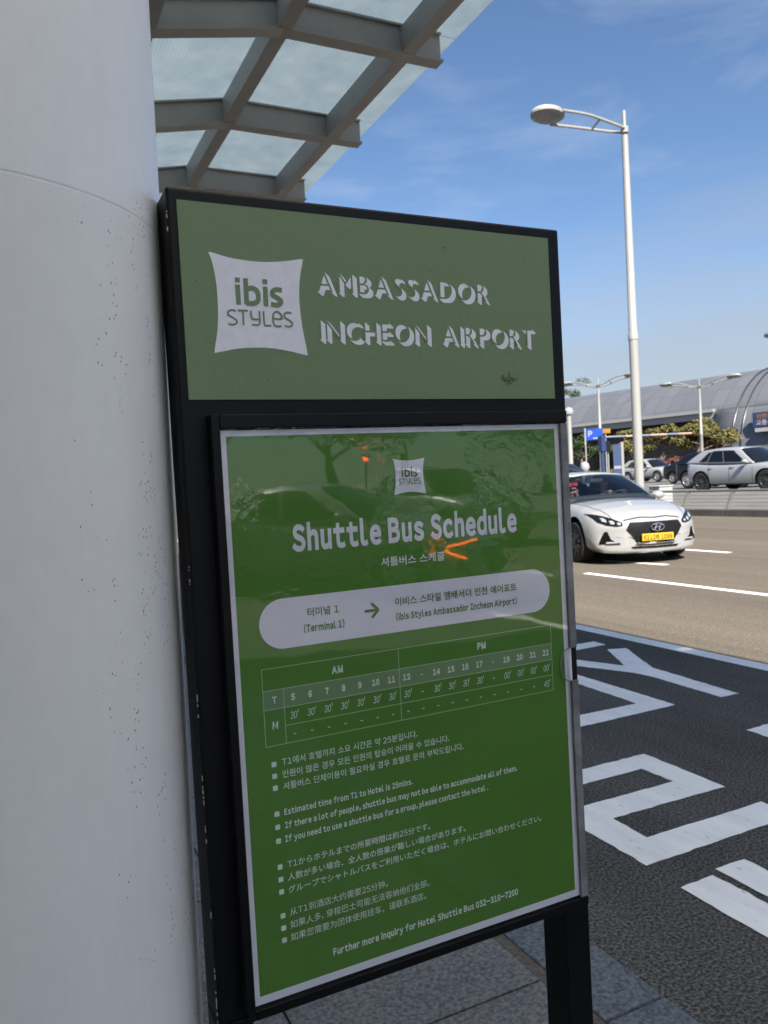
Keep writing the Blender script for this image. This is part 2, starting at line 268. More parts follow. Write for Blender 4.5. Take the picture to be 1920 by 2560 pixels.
# ------------------------------------------------------------------ mesh helpers
class MB:
    def __init__(s): s.v = []; s.f = []; s.uv = None; s.mi = []
    def add(s, vs, fs, mi=0):
        o = len(s.v); s.v += [tuple(v) for v in vs]; s.f += [tuple(i + o for i in f) for f in fs]; s.mi += [mi] * len(fs); return s
    def box(s, c, d, rot=None, mi=0):
        x, y, z = [k / 2 for k in d]; P = [Vector((sx * x, sy * y, sz * z)) for sx in (-1, 1) for sy in (-1, 1) for sz in (-1, 1)]
        if rot is not None: P = [rot @ p for p in P]
        c = Vector(c); return s.add([p + c for p in P], [(0, 1, 3, 2), (4, 6, 7, 5), (0, 4, 5, 1), (2, 3, 7, 6), (0, 2, 6, 4), (1, 5, 7, 3)], mi)
    def box2(s, a, b, mi=0): return s.box([(p + q) / 2 for p, q in zip(a, b)], [abs(q - p) for p, q in zip(a, b)], None, mi)
    def prism(s, pts, axis, t, mi=0):
        """polygon of 3D points, thickened along axis vector t"""
        n = len(pts); t = Vector(t); P = [Vector(p) for p in pts]; Q = [p + t for p in P]
        return s.add(P + Q, [tuple(range(n))[::-1], tuple(range(n, 2 * n))] + [(i, (i + 1) % n, n + (i + 1) % n, n + i) for i in range(n)], mi)
    def tube(s, path, rad, seg=10, caps=True, flat=1.0):
        P = [Vector(p) for p in path]; k = len(P); rad = rad if isinstance(rad, (list, tuple)) else [rad] * k; rings = []; prev = None
        for i in range(k):
            d = (P[min(i + 1, k - 1)] - P[max(i - 1, 0)]).normalized()
            if prev is None: u = d.orthogonal().normalized()
            else: u = (prev - d * prev.dot(d)); u = u.normalized() if u.length > 1e-6 else d.orthogonal().normalized()
            prev = u; w = d.cross(u); rings.append([P[i] + (u * math.cos(a) + w * math.sin(a) * flat) * rad[i] for a in [2 * math.pi * j / seg for j in range(seg)]])
        vs = [v for r in rings for v in r]; fs = []
        for i in range(k - 1):
            for j in range(seg): fs.append((i * seg + j, i * seg + (j + 1) % seg, (i + 1) * seg + (j + 1) % seg, (i + 1) * seg + j))
        if caps: fs += [tuple(range(seg))[::-1], tuple(range((k - 1) * seg, k * seg))]
        return s.add(vs, fs)
    def lathe(s, prof, origin=(0, 0, 0), axis='Z', seg=24, mi=0, caps=True):
        o = Vector(origin); vs = []; fs = []
        for r, h in prof:
            for j in range(seg):
                a = 2 * math.pi * j / seg; c, d = r * math.cos(a), r * math.sin(a)
                vs.append(o + (Vector((c, d, h)) if axis == 'Z' else Vector((c, h, d)) if axis == 'Y' else Vector((h, c, d))))
        k = len(prof)
        for i in range(k - 1):
            for j in range(seg): fs.append((i * seg + j, i * seg + (j + 1) % seg, (i + 1) * seg + (j + 1) % seg, (i + 1) * seg + j))
        if caps: fs += [tuple(range(seg))[::-1], tuple(range((k - 1) * seg, k * seg))]
        return s.add(vs, fs, mi)
    def grid(s, fn, nu, nv, mi=0):
        vs = [fn(i / nu, j / nv) for i in range(nu + 1) for j in range(nv + 1)]; w = nv + 1
        return s.add(vs, [(i * w + j, (i + 1) * w + j, (i + 1) * w + j + 1, i * w + j + 1) for i in range(nu) for j in range(nv)], mi)
    def obj(s, name, mats, parent=None, smooth=None, loc=None, recalc=True):
        me = bpy.data.meshes.new(name); me.from_pydata(s.v, [], s.f)
        mats = mats if isinstance(mats, (list, tuple)) else [mats]
        for q in mats: me.materials.append(q)
        if len(mats) > 1: me.polygons.foreach_set('material_index', s.mi)
        if recalc:
            bm = bmesh.new(); bm.from_mesh(me); bmesh.ops.recalc_face_normals(bm, faces=bm.faces[:]); bm.to_mesh(me); bm.free()
        if smooth is not None:
            me.polygons.foreach_set('use_smooth', [True] * len(me.polygons)); me.set_sharp_from_angle(angle=R(smooth))
        o = bpy.data.objects.new(name, me); COL.objects.link(o)
        if parent is not None: o.parent = parent
        if loc is not None: o.location = loc
        return o
def thing(name, label, cat, loc=(0, 0, 0), rz=0.0, group=None):
    o = bpy.data.objects.new(name, None); COL.objects.link(o); o.location = loc; o.rotation_euler = (0, 0, rz); o.empty_display_size = 0.2
    return tag(o, label, cat, group)
def tag(o, label, cat, group=None):
    o['label'] = label; o['category'] = cat
    if group: o['group'] = group
    return o
def struct(o, kind='structure', label=None):
    o['kind'] = kind
    if label: o['label'] = label
    return o
def bevel(o, w, seg=2):
    md = o.modifiers.new("bevel", 'BEVEL'); md.width = w; md.segments = seg; md.limit_method = 'ANGLE'; md.angle_limit = R(40); return o
def dup(o, parent=None, loc=None, rz=None):
    c = o.copy(); COL.objects.link(c)
    if parent is not None: c.parent = parent
    if loc is not None: c.location = loc
    if rz is not None: c.rotation_euler = (0, 0, rz)
    for ch in list(o.children): dup(ch, c)
    return c
def smoothpath(pts, n=6, closed=False):
    P = [Vector(p) for p in pts]; k = len(P); out = []
    for i in range(k if closed else k - 1):
        g = lambda j: P[j % k] if closed else P[max(0, min(k - 1, j))]
        p0, p1, p2, p3 = g(i - 1), g(i), g(i + 1), g(i + 2)
        for j in range(n):
            t = j / n; out.append(0.5 * ((2 * p1) + (p2 - p0) * t + (2 * p0 - 5 * p1 + 4 * p2 - p3) * t * t + (3 * p1 - p0 - 3 * p2 + p3) * t ** 3))
    if not closed: out.append(P[-1])
    return out

# ------------------------------------------------------------------ lettering
_tc = {}
def raw_text(body, bold=0.0, res=3):
    key = (body, bold, res)
    if key not in _tc:
        cu = bpy.data.curves.new("lettering_curve", 'FONT'); cu.body = body; cu.size = 1.0; cu.offset = bold; cu.resolution_u = res
        ob = bpy.data.objects.new("lettering_curve", cu); COL.objects.link(ob)
        dg = bpy.context.evaluated_depsgraph_get(); me = bpy.data.meshes.new_from_object(ob.evaluated_get(dg))
        vs = [tuple(v.co) for v in me.vertices]; fs = [tuple(p.vertices) for p in me.polygons]
        bpy.data.objects.remove(ob); bpy.data.curves.remove(cu); bpy.data.meshes.remove(me); _tc[key] = (vs, fs)
    return _tc[key]
def text(mb, body, xl, xr, zb, h, place, bold=0.0, href='H', res=3, slant=0.0, plain=False):
    if plain: vs, fs = raw_text(body, bold, res); hv, _ = raw_text(href, bold, res)
    else: vs, fs = compose(body, bold, res); hv, _ = compose(href, bold, res)
    hh = max(v[1] for v in hv) - min(v[1] for v in hv); x0 = min(v[0] for v in vs); x1 = max(v[0] for v in vs)
    sx = (xr - xl) / (x1 - x0); sz = h / hh
    mb.add([place(xl + (v[0] - x0) * sx + slant * v[1] * sz, zb + v[1] * sz) for v in vs], fs)
_gc = {}
def glyph(ch, bold, res):
    k = (ch, bold, res)
    if k not in _gc:
        c = chr(ord(ch) + 0xFEE0) if '!' <= ch <= '~' else ch
        vs, fs = raw_text(c, bold, res)
        if '!' <= ch <= '~':
            x0 = min(v[0] for v in vs); x1 = max(v[0] for v in vs); sb = 0.045 + 0.02 * (ch in 'HIMNUBDEFhnmuilb1()')
            if ch in '.,': sb = 0.06
            vs = [(v[0] - x0 + sb, v[1], 0) for v in vs]; adv = x1 - x0 + 2 * sb
            if ch == "'": adv += 0.02
        else: adv = ADV.get('ko' if 0xAC00 <= ord(ch) <= 0xD7A3 else 'cjk')
        _gc[k] = (vs, fs, adv)
    return _gc[k]
_w1 = raw_text('가가'); _w2 = raw_text('가'); ADV = {'ko': max(v[0] for v in _w1[0]) - max(v[0] for v in _w2[0])}
_w1 = raw_text('国国'); _w2 = raw_text('国'); ADV['cjk'] = max(v[0] for v in _w1[0]) - max(v[0] for v in _w2[0])
def compose(body, bold, res):
    key = ('c', body, bold, res)
    if key not in _tc:
        V = []; F = []; pen = 0.0
        for ch in body:
            if ch == ' ': pen += 0.31; continue
            vs, fs, adv = glyph(ch, bold, res); o = len(V); V += [(v[0] + pen, v[1], 0) for v in vs]; F += [tuple(i + o for i in f) for f in fs]; pen += adv
        _tc[key] = (V, F)
    return _tc[key]
def ctext(mb, body, xc, w_per_h, zb, h, place, bold=0.0, slant=0.0):
    vs, _ = compose(body, bold, 3); hv, _ = compose('H', bold, 3); hh = max(v[1] for v in hv); x0 = min(v[0] for v in vs); x1 = max(v[0] for v in vs)
    w = (x1 - x0) * h / hh * w_per_h; text(mb, body, xc - w / 2, xc + w / 2, zb, h, place, bold, slant=slant)
def ribbon(mb, pts, wd, place, smooth=True, n=6):
    P = [Vector((p[0], p[1], 0)) for p in pts]
    if smooth and len(P) > 2: P = smoothpath(P, n)
    k = len(P); vs = []
    for i in range(k):
        d = (P[min(i + 1, k - 1)] - P[max(i - 1, 0)]).normalized(); q = Vector((-d.y, d.x, 0)) * wd / 2
        vs += [place(P[i].x + q.x, P[i].y + q.y), place(P[i].x - q.x, P[i].y - q.y)]
    mb.add(vs, [(2 * i, 2 * i + 1, 2 * i + 3, 2 * i + 2) for i in range(k - 1)])
LOGO = dict(
 out=[(-0.486,0.506),(-0.303,0.466),(-0.077,0.446),(0.117,0.449),(0.316,0.474),(0.48,0.505),(0.499,0.484),(0.46,0.321),(0.438,0.122),(0.441,-0.061),(0.458,-0.252),(0.493,-0.481),(0.475,-0.51),(0.298,-0.474),(0.101,-0.448),(-0.086,-0.446),(-0.286,-0.465),(-0.483,-0.505),(-0.505,-0.485),(-0.465,-0.284),(-0.447,-0.101),(-0.444,0.118),(-0.456,0.277),(-0.483,0.434),(-0.504,0.487)],
 bold=[[(-0.229,0.195),(-0.227,-0.012)],[(-0.252,0.241),(-0.2,0.241)],[(-0.14,0.264),(-0.142,0.0)],[(-0.142,0.143),(-0.1,0.163),(-0.067,0.165),(-0.026,0.142),(-0.014,0.09),(-0.026,0.032),(-0.081,0.008),(-0.15,0.012)],[(0.066,0.19),(0.065,-0.012)],[(0.04,0.241),(0.092,0.241)],[(0.246,0.162),(0.186,0.166),(0.144,0.143),(0.143,0.108),(0.185,0.084),(0.227,0.056),(0.221,0.02),(0.176,0.004),(0.118,0.012)]],
 thin=[[(-0.262,-0.076),(-0.307,-0.069),(-0.342,-0.089),(-0.343,-0.118),(-0.304,-0.142),(-0.262,-0.17),(-0.264,-0.203),(-0.308,-0.218),(-0.347,-0.21)],[(-0.241,-0.069),(-0.134,-0.069)],[(-0.188,-0.069),(-0.188,-0.217)],[(-0.103,-0.066),(-0.101,-0.13),(-0.08,-0.153),(-0.014,-0.153)],[(-0.014,-0.066),(-0.014,-0.178),(-0.037,-0.211),(-0.1,-0.208)],[(0.032,-0.066),(0.034,-0.192),(0.053,-0.214),(0.108,-0.212)],[(0.14,-0.138),(0.222,-0.138),(0.222,-0.094),(0.188,-0.066),(0.147,-0.078),(0.13,-0.135),(0.14,-0.199),(0.175,-0.217),(0.218,-0.213)],[(0.339,-0.073),(0.295,-0.066),(0.262,-0.084),(0.26,-0.119),(0.299,-0.142),(0.339,-0.172),(0.335,-0.203),(0.294,-0.217),(0.255,-0.208)]])
def make_logo(cx, cz, sx, sz, y, parent, white, green, pre):
    pl = lambda yy: (lambda u, v: (cx + u * sx, yy, cz + v * sz))
    mb = MB(); P = [pl(y)(p.x, p.y) for p in smoothpath([(a, b, 0) for a, b in LOGO['out']], 4, True)]
    c = (cx, y, cz); mb.add(P + [c], [(i, (i + 1) % len(P), len(P)) for i in range(len(P))]); lg = mb.obj(pre + 'logo', white, parent)
    mb = MB()
    for i, s in enumerate(LOGO['bold']): ribbon(mb, s, 0.051, pl(y - 0.0004 - 0.00004 * i), True)
    for i, s in enumerate(LOGO['thin']): ribbon(mb, s, 0.0195, pl(y - 0.0004 - 0.00004 * i), len(s) > 3)
    mb.obj('logo_lettering', green, lg)

# ------------------------------------------------------------------ ground and roads
mb = MB(); mb.add([(-900, -900, -0.6), (900, -900, -0.6), (900, 1500, -0.6), (-900, 1500, -0.6)], [(0, 1, 2, 3)]); struct(mb.obj('ground', M['earth']))
Y0, Y1 = -60, 200
mb = MB(); mb.add([(1.44, Y0, 0), (4.93, Y0, 0), (4.93, Y1, 0), (1.44, Y1, 0)], [(0, 1, 2, 3)]); struct(mb.obj('lay_by_asphalt', M['asphalt']))
mb = MB(); mb.add([(4.93, Y0, 0), (18.35, Y0, 0), (18.35, Y1, 0), (4.93, Y1, 0)], [(0, 1, 2, 3)]); struct(mb.obj('road', M['road']))
# pavement slabs and kerb stones (one sheet each, joints laid as thin recessed strips)
mb = MB()
xs = [1.207, 0.568, -0.09, -0.74, -1.39, -2.04, -2.69, -3.34, -3.99, -4.64]
ys = []; y = 1.706
while y > -18: y -= 0.9
while y < 30: ys.append(y); y += 0.9
for i in range(len(xs) - 1):
    for j in range(len(ys) - 1):
        x1, x0 = xs[i] - (0.007 if i else 0), xs[i + 1]; mb.box2((x0, ys[j] + 0.007, 0.02), (x1, ys[j + 1], 0.12 + random.uniform(-0.0006, 0.0006)))
o = mb.obj('pavement', M['granite']); struct(o)
mb = MB(); mb.add([(-4.7, ys[0], 0.111), (1.2465, ys[0], 0.111), (1.2465, ys[-1], 0.111), (-4.7, ys[-1], 0.111)], [(0, 1, 2, 3)]); struct(mb.obj('pavement_joints', M['joint']))
mb = MB(); mb.add([(1.2075, ys[0], 0.116), (1.2465, ys[0], 0.116), (1.2465, ys[-1], 0.116), (1.2075, ys[-1], 0.116)], [(0, 1, 2, 3)]); struct(mb.obj('gutter_joint', M['grout']))
mb = MB(); y = 1.5 - 20
while y < 30: mb.box2((1.247, y + 0.003, -0.05), (1.44, y + 0.997, 0.122)); y += 1.0
o = mb.obj('kerb', M['kerbstone']); bevel(o, 0.008); struct(o)

# road markings: sheets 4 mm above the asphalt
def marking(name, polys, z=0.004, mt='paint', jitter=0.006):
    mb = MB()
    for p in polys:
        pts = []
        for i in range(len(p)):
            a, b = Vector((*p[i], 0)), Vector((*p[(i + 1) % len(p)], 0)); k = max(1, int((b - a).length / 0.035)) if jitter else 1; k = min(k, 60)
            for j in range(k):
                q = a.lerp(b, j / k); w = noise.noise(q * 23.0) * jitter + noise.noise(q * 70.0) * jitter * 0.6; q = q + Vector((w, noise.noise(q * 29.0 + Vector((5, 1, 2))) * jitter, 0)); pts.append((q.x, q.y, z))
        tri = tessellate_polygon([[Vector(q) for q in pts]]); mb.add(pts, [tuple(q) for q in tri])
    return struct(mb.obj(name, M[mt]))
marking('lay_by_edge_line', [[(4.76, -40), (4.915, -40), (4.915, 60), (4.76, 60)]], jitter=0)
marking('lay_by_lettering', [
    [(4.187, 5.18), (4.50, 5.19), (4.512, 5.355), (4.187, 5.36)],
    [(3.998, 3.56), (4.149, 3.558), (4.224, 4.38), (4.538, 4.988), (4.388, 5.048), (4.111, 4.547), (3.952, 4.95), (3.80, 4.83), (4.018, 4.339), (4.036, 4.171)],
    [(2.78, 3.60), (3.655, 3.605), (3.668, 4.55), (3.515, 4.55), (3.49, 3.767), (2.78, 3.787)],
    [(2.05, 2.935), (2.726, 2.926), (2.733, 2.729), (2.055, 2.74), (2.055, 2.20), (2.87, 2.20), (2.868, 2.36), (2.221, 2.37), (2.225, 2.575), (2.875, 2.56), (2.889, 3.076), (2.05, 3.085)],
    [(3.589, 2.895), (4.45, 2.895), (4.45, 3.05), (3.60, 3.045)],
    [(2.237, 1.10), (2.389, 1.10), (2.389, 2.051), (2.24, 2.052)],
    [(2.036, 1.10), (2.201, 1.10), (2.201, 2.025), (2.037, 2.024)]], jitter=0.007)
marking('lane_lines', [[(7.48, -40), (7.6, -40), (7.6, 9.06), (7.48, 9.06)], [(8.72, 10.1), (8.86, 10.1), (9.03, 8.9), (8.9, 8.9)], [(10.74, 9.33), (10.88, 9.33), (10.88, 14), (10.74, 14)], [(10.74, 0), (10.88, 0), (10.88, 5.0), (10.74, 5.0)], [(8.72, 13.5), (8.86, 13.5), (8.86, 18.5), (8.72, 18.5)], [(13.9, 22), (14.04, 22), (14.04, 27), (13.9, 27)]], jitter=0)
# far side: kerb wall, ramp, car park
mb = MB(); mb.add([(18.62, Y0, 0.13), (23.4, Y0, 0.44), (120, Y0, 0.6), (120, Y1, 0.6), (23.4, Y1, 0.44), (18.62, Y1, 0.13)], [(0, 1, 4, 5), (1, 2, 3, 4)]); struct(mb.obj('car_park', M['park']))
mb = MB(); y = -40.0
while y < 70: mb.box2((18.35, y + 0.004, -0.3), (18.65, y + 1.996, 0.2)); y += 2.0
o = mb.obj('median_kerb', M['kerbdark']); bevel(o, 0.02); struct(o)

# ------------------------------------------------------------------ column
mb = MB(); rr = 0.296
mb.lathe([(rr, 0.0), (rr, 0.9), (rr, 1.838), (rr, 1.844), (rr, 1.8455), (rr - 0.0004, 1.8465), (rr - 0.0004, 1.8475), (rr, 1.8485), (rr, 1.850), (rr, 1.856), (rr, 2.6), (rr, 4.3), (rr, 4.56)], seg=128)
o = mb.obj('round_column', M['column'], smooth=40); o.location = (-0.0705, 1.281, 0.0); o.rotation_euler = (0, R(0.60), 0)
tag(o, 'thick pale grey painted round column with dark paint chips beside the green sign', 'column')

# ------------------------------------------------------------------ hotel sign
SX0, SX1, SY, SYB, SZ0, SZ1 = 0.2285, 0.905, 1.12, 1.192, 0.70, 1.897
sg = thing('hotel_sign', 'tall black metal sign stand with green hotel header panel and schedule holder', 'sign', ((SX0 + SX1) / 2, 1.155, 0.12))
off = -Vector(sg.location)
def sobj(mb, name, mt, parent=None, **k):
    if parent is None:
        mb.v = [tuple(Vector(v) + off) for v in mb.v]; return mb.obj(name, mt, sg, **k)
    mb.v = [tuple(Vector(v) + off) for v in mb.v]; return mb.obj(name, mt, parent, **k)
mb = MB()
mb.box2((SX0, SY, SZ0), (SX1, SYB, SZ1)); o = sobj(mb, 'cabinet', M['black']); bevel(o, 0.004)
for x0 in (0.2285, 0.853):
    mb = MB(); mb.box2((x0, SY + 0.001, 0.12), (x0 + 0.052, SYB - 0.003, SZ0 - 0.0005)); mb.box2((x0 - 0.02, SY - 0.1, 0.121), (x0 + 0.072, SYB + 0.1, 0.128)); bevel(sobj(mb, 'leg', M['black']), 0.002)
HY = SY - 0.0025
mb = MB(); mb.box2((0.2424, HY, 1.6013), (0.8795, SY + 0.001, 1.879)); hp = sobj(mb, 'header_panel', M['hgreen'])
def pl_h(y): return lambda x, z: (x + off.x, y + off.y, z + off.z)
_mkpl = pl_h
make_logo(0.3537 + off.x, 1.7387 + off.z, 0.14, 0.14, HY - 0.0006 + off.y, hp, M['hwhite'], M['hgreen_l'], 'header_')
for body, xl, xr, zb, h in (("AMBASSADOR", 0.4440, 0.7465, 1.7625, 0.0297), ("INCHEON AIRPORT", 0.4440, 0.8360, 1.6905, 0.0297)):
    mbw = MB(); mbg = MB(); hv = raw_text('H', -0.012, 6)[0]; hh = max(v[1] for v in hv) - min(v[1] for v in hv); kx = 0.90 * h / hh
    ws = [0.30 if c == ' ' else max(v[0] for v in raw_text(c, -0.012, 6)[0]) - min(v[0] for v in raw_text(c, -0.012, 6)[0]) for c in body]
    gap = (xr - xl - sum(ws) * kx) / (len(body) - 1); pen = xl
    for c, w in zip(body, ws):
        if c != ' ':
            for k in range(15):
                t = k / 14.0; text(mbw, c, pen + 0.0074 * t, pen + w * kx + 0.0074 * t, zb - 0.0060 * t, h, pl_h(HY - 0.0003 - 0.00001 * k), -0.012, res=6, plain=True)
            text(mbg, c, pen, pen + w * kx, zb, h, pl_h(HY - 0.0006), -0.012, res=6, plain=True)
        pen += w * kx + gap
    hl_ = mbw.obj('header_lettering', M['hwhite'], hp); mbg.obj('letter_face', M['hgreen'], hl_)
mb = MB()
for i in range(46):
    cx, cz = 0.785 + random.gauss(0, 0.0075), 1.634 + random.gauss(0, 0.0042); r = random.uniform(0.0008, 0.003)
    if cx > 0.8: r *= 0.5
    k = 9; mb.add([pl_h(HY - 0.0006 - i * 0.000004)(cx + r * random.uniform(.8, 1.1) * math.cos(2 * math.pi * j / k), cz + r * random.uniform(.7, 1.0) * math.sin(2 * math.pi * j / k)) for j in range(k)], [tuple(range(k))])
mb.obj('dirt_smear', M['stain'], hp)
# chips of bare metal along the cabinet's edges
mb = MB()
for z, s in ((1.36, .008), (1.345, .005), (1.18, .02), (1.165, .012), (1.05, .018), (1.03, .01), (0.985, .012), (0.86, .014), (0.78, .008), (0.735, .02), (0.715, .01), (1.86, .006), (1.84, .01)):
    for q in range(4): mb.box((SX0 - 0.0002, SY + random.uniform(0.0, 0.0022), z + random.uniform(-s, s)), (0.0014, random.uniform(.0006, .0016), s * random.uniform(.15, .5)))
for q in range(70):
    x = random.uniform(0.29, 0.86); mb.box((x, SY + 0.0006, SZ0 - 0.0002), (random.uniform(.001, .007), 0.0012, random.uniform(.0004, .0014)))
for q in range(10): mb.box((0.28 + random.uniform(0, .5), SY + 0.0006, SZ0 + 0.001), (random.uniform(.001, .004), .0016, .0016))
sobj(mb, 'paint_chip', M['chip'])
# poster holder: black back frame with raised lips, clear acrylic cover with a finger notch
PX0, PX1, PZ0, PZ1, PY = 0.2795, 0.8755, 0.7255, 1.5555, 1.10
ho = thing('poster_holder', 'black edged clear acrylic pocket fixed on the lower front of the sign', 'poster holder', (0.58, SY, 0.71))
def hobj(mb, name, mt, parent=None, **k):
    mb.v = [tuple(Vector(v) - Vector(ho.location)) for v in mb.v]; return mb.obj(name, mt, parent or ho, **k)
mb = MB()
mb.box2((0.2655, 1.104, 0.708), (0.884, SY - 0.0008, 1.578))
mb.box2((0.2655, 1.0935, 0.708), (0.2775, 1.1035, 1.578)); mb.box2((0.278, 1.0935, 0.708), (0.884, 1.0996, 0.7225)); mb.box2((0.278, 1.0935, 1.5585), (0.884, 1.0996, 1.578))
bevel(hobj(mb, 'back_frame', M['black']), 0.0012)
mb = MB(); NZ = 1.137; NR = 0.029
mb.box2((0.8695, 1.0935, 0.7235), (0.8835, 1.0995, NZ - NR)); mb.box2((0.8695, 1.0935, NZ + NR), (0.8835, 1.0995, 1.556)); bevel(hobj(mb, 'acrylic_edge', M['acrylic_edge']), 0.001)
# cover pane with a half-round notch on its right side, slightly bowed
mb = MB(); x0, x1, z0, z1 = 0.2778, 0.869, 0.7228, 1.5583
outl = [(x0, z0), (x1, z0)] + [(x1 - NR * 0.72 * math.sin(math.pi * k / 16), NZ - NR * math.cos(math.pi * k / 16)) for k in range(17)] + [(x1, z1), (x0, z1)]
bm = bmesh.new(); f = bm.faces.new([bm.verts.new((x, 0, z)) for x, z in outl]); bmesh.ops.triangulate(bm, faces=[f])
bmesh.ops.subdivide_edges(bm, edges=bm.edges[:], cuts=3, use_grid_fill=True); bm.verts.index_update()
def covy(x, z): return 1.0965 + 0.0012 * math.sin((x - x0) * 9.0) * math.sin((z - z0) * 5.5)
mb.add([(v.co.x, covy(v.co.x, v.co.z), v.co.z) for v in bm.verts], [tuple(v.index for v in g.verts) for g in bm.faces]); bm.free()
hobj(mb, 'clear_cover', M['acrylic'], smooth=60)
mb = MB(); mb.tube([(x1 - NR * 0.72 * math.sin(math.pi * k / 16), 1.0963, NZ - NR * math.cos(math.pi * k / 16)) for k in range(17)], 0.0009, 6); hobj(mb, 'notch_rim', M['acrylic_edge'])
# ------------------------------------------------------------------ schedule poster
po = thing('schedule_poster', 'green shuttle bus schedule poster with white border inside the acrylic pocket', 'poster', (0.57, PY, PZ0))
po_l = Vector(po.location)
def pp(layer): return lambda x, z: (x - po_l.x, PY - 0.00025 * layer - po_l.y, z - po_l.z)
mb = MB(); mb.box2((PX0 - po_l.x, 0, 0), (PX1 - po_l.x, 0.0006, PZ1 - PZ0)); mb.obj('paper_sheet', M['pwhite'], po)
def quadp(mb, x0, z0, x1, z1, layer): P = pp(layer); mb.add([P(x0, z0), P(x1, z0), P(x1, z1), P(x0, z1)], [(0, 1, 2, 3)])
mb = MB(); quadp(mb, 0.2868, 0.7375, 0.8602, 1.5473, 1); mb.obj('green_field', M['pgreen'], po)
make_logo(0.5752 - po_l.x, 1.4785 - po_l.z, 0.0555, 0.0555, -0.0005, po, M['pwhite'], M['pgreen_l'], 'poster_')
mb = MB(); text(mb, "Shuttle Bus Schedule", 0.3755, 0.7731, 1.3785, 0.0396, pp(2), 0.05, res=6); mb.obj('title_lettering', M['pwhite'], po); mb = MB(); text(mb, "셔틀버스 스케줄", 0.5174, 0.6308, 1.3422, 0.0118, pp(2), 0.014); mb.obj('title_lettering', M['pwhite'], po)
# route pill
mb = MB(); r = 0.0367; cz = 1.2733; P = pp(2); xa, xb = 0.3185 + r, 0.8350 - r
pts = [(xa + r * math.cos(a), cz + r * math.sin(a)) for a in [math.pi / 2 + math.pi * k / 24 for k in range(25)]] + [(xb + r * math.cos(a), cz + r * math.sin(a)) for a in [-math.pi / 2 + math.pi * k / 24 for k in range(25)]]
mb.add([P(*q) for q in pts] + [P(0.575, cz)], [(i, (i + 1) % len(pts), len(pts)) for i in range(len(pts))]); pill = mb.obj('route_banner', M['pwhite'], po)
mb = MB(); P4 = pp(4)
text(mb, "터미널 1", 0.3927, 0.4431, 1.2797, 0.0110, P4, 0.018); text(mb, "(Terminal 1)", 0.3857, 0.4507, 1.2566, 0.0112, P4, 0.04)
text(mb, "이비스 스타일 앰배서더 인천 에어포트", 0.5378, 0.7664, 1.2786, 0.0110, P4, 0.018); text(mb, "(ibis Styles Ambassador Incheon Airport)", 0.5379, 0.7659, 1.2555, 0.0108, P4, 0.04)
ribbon(mb, [(0.4851, 1.2755), (0.5075, 1.2755)], 0.0042, P4); ribbon(mb, [(0.4968, 1.2868), (0.5085, 1.2755)], 0.0046, pp(4.2)); ribbon(mb, [(0.5085, 1.2755), (0.4968, 1.2642)], 0.0046, pp(4.4))
mb.obj('banner_lettering', M['pgreen_l'], pill)
# timetable
mb = MB(); quadp(mb, 0.3180, 1.1505, 0.8325, 1.1785, 2); mb.obj('table_band', M['band'], po)
mb = MB(); lw = 0.0011
def hl(x0, x1, z, L=3): quadp(mb, x0, z - lw / 2, x1, z + lw / 2, L)
def vl(x, z0, z1, L=3.5): quadp(mb, x - lw / 2, z0, x + lw / 2, z1, L)
for z in (1.2105, 1.1785, 1.1505, 1.0975): hl(0.3175, 0.8330, z)
hl(0.3488, 0.8325, 1.1239); vl(0.3178, 1.0975, 1.2105); vl(0.8328, 1.0975, 1.2105); vl(0.5385, 1.0975, 1.2105); vl(0.3488, 1.0975, 1.1785); mb.obj('table_rule', M['pline'], po)
mb = MB(); ctext(mb, "AM", 0.4350, 0.72, 1.1885, 0.0115, pp(4), 0.05); ctext(mb, "PM", 0.6915, 0.72, 1.1890, 0.0115, pp(4), 0.05); ctext(mb, "T", 0.3345, 0.75, 1.1590, 0.0105, pp(4), 0.03); ctext(mb, "M", 0.3333, 0.75, 1.1218, 0.0112, pp(4), 0.03, slant=0.06)
hrs = "5 6 7 8 9 10 11 12 - 14 15 16 17 - 19 20 21 22".split(); mins = ["30'"] * 8 + ['-'] + ["30'"] * 4 + ['-'] + ["00'"] * 4
for i in range(18):
    x = 0.3628 + (0.8198 - 0.3628) * i / 17
    def cell(tx, z, h, w_, bold, sl):
        if tx == '-': quadp(mb, x - 0.0021, z + h * .36, x + 0.0021, z + h * .36 + 0.0012, 4)
        else: ctext(mb, tx, x, w_, z, h, pp(4), bold, slant=sl)
    cell(hrs[i], 1.1597, 0.0100, 0.72, 0.05, 0); cell(mins[i], 1.1322, 0.0106, 0.62, 0.006, 0.12); cell("45'" if i == 17 else '-', 1.1050, 0.0106, 0.62, 0.006, 0.12)
mb.obj('table_lettering', M['ptext'], po)
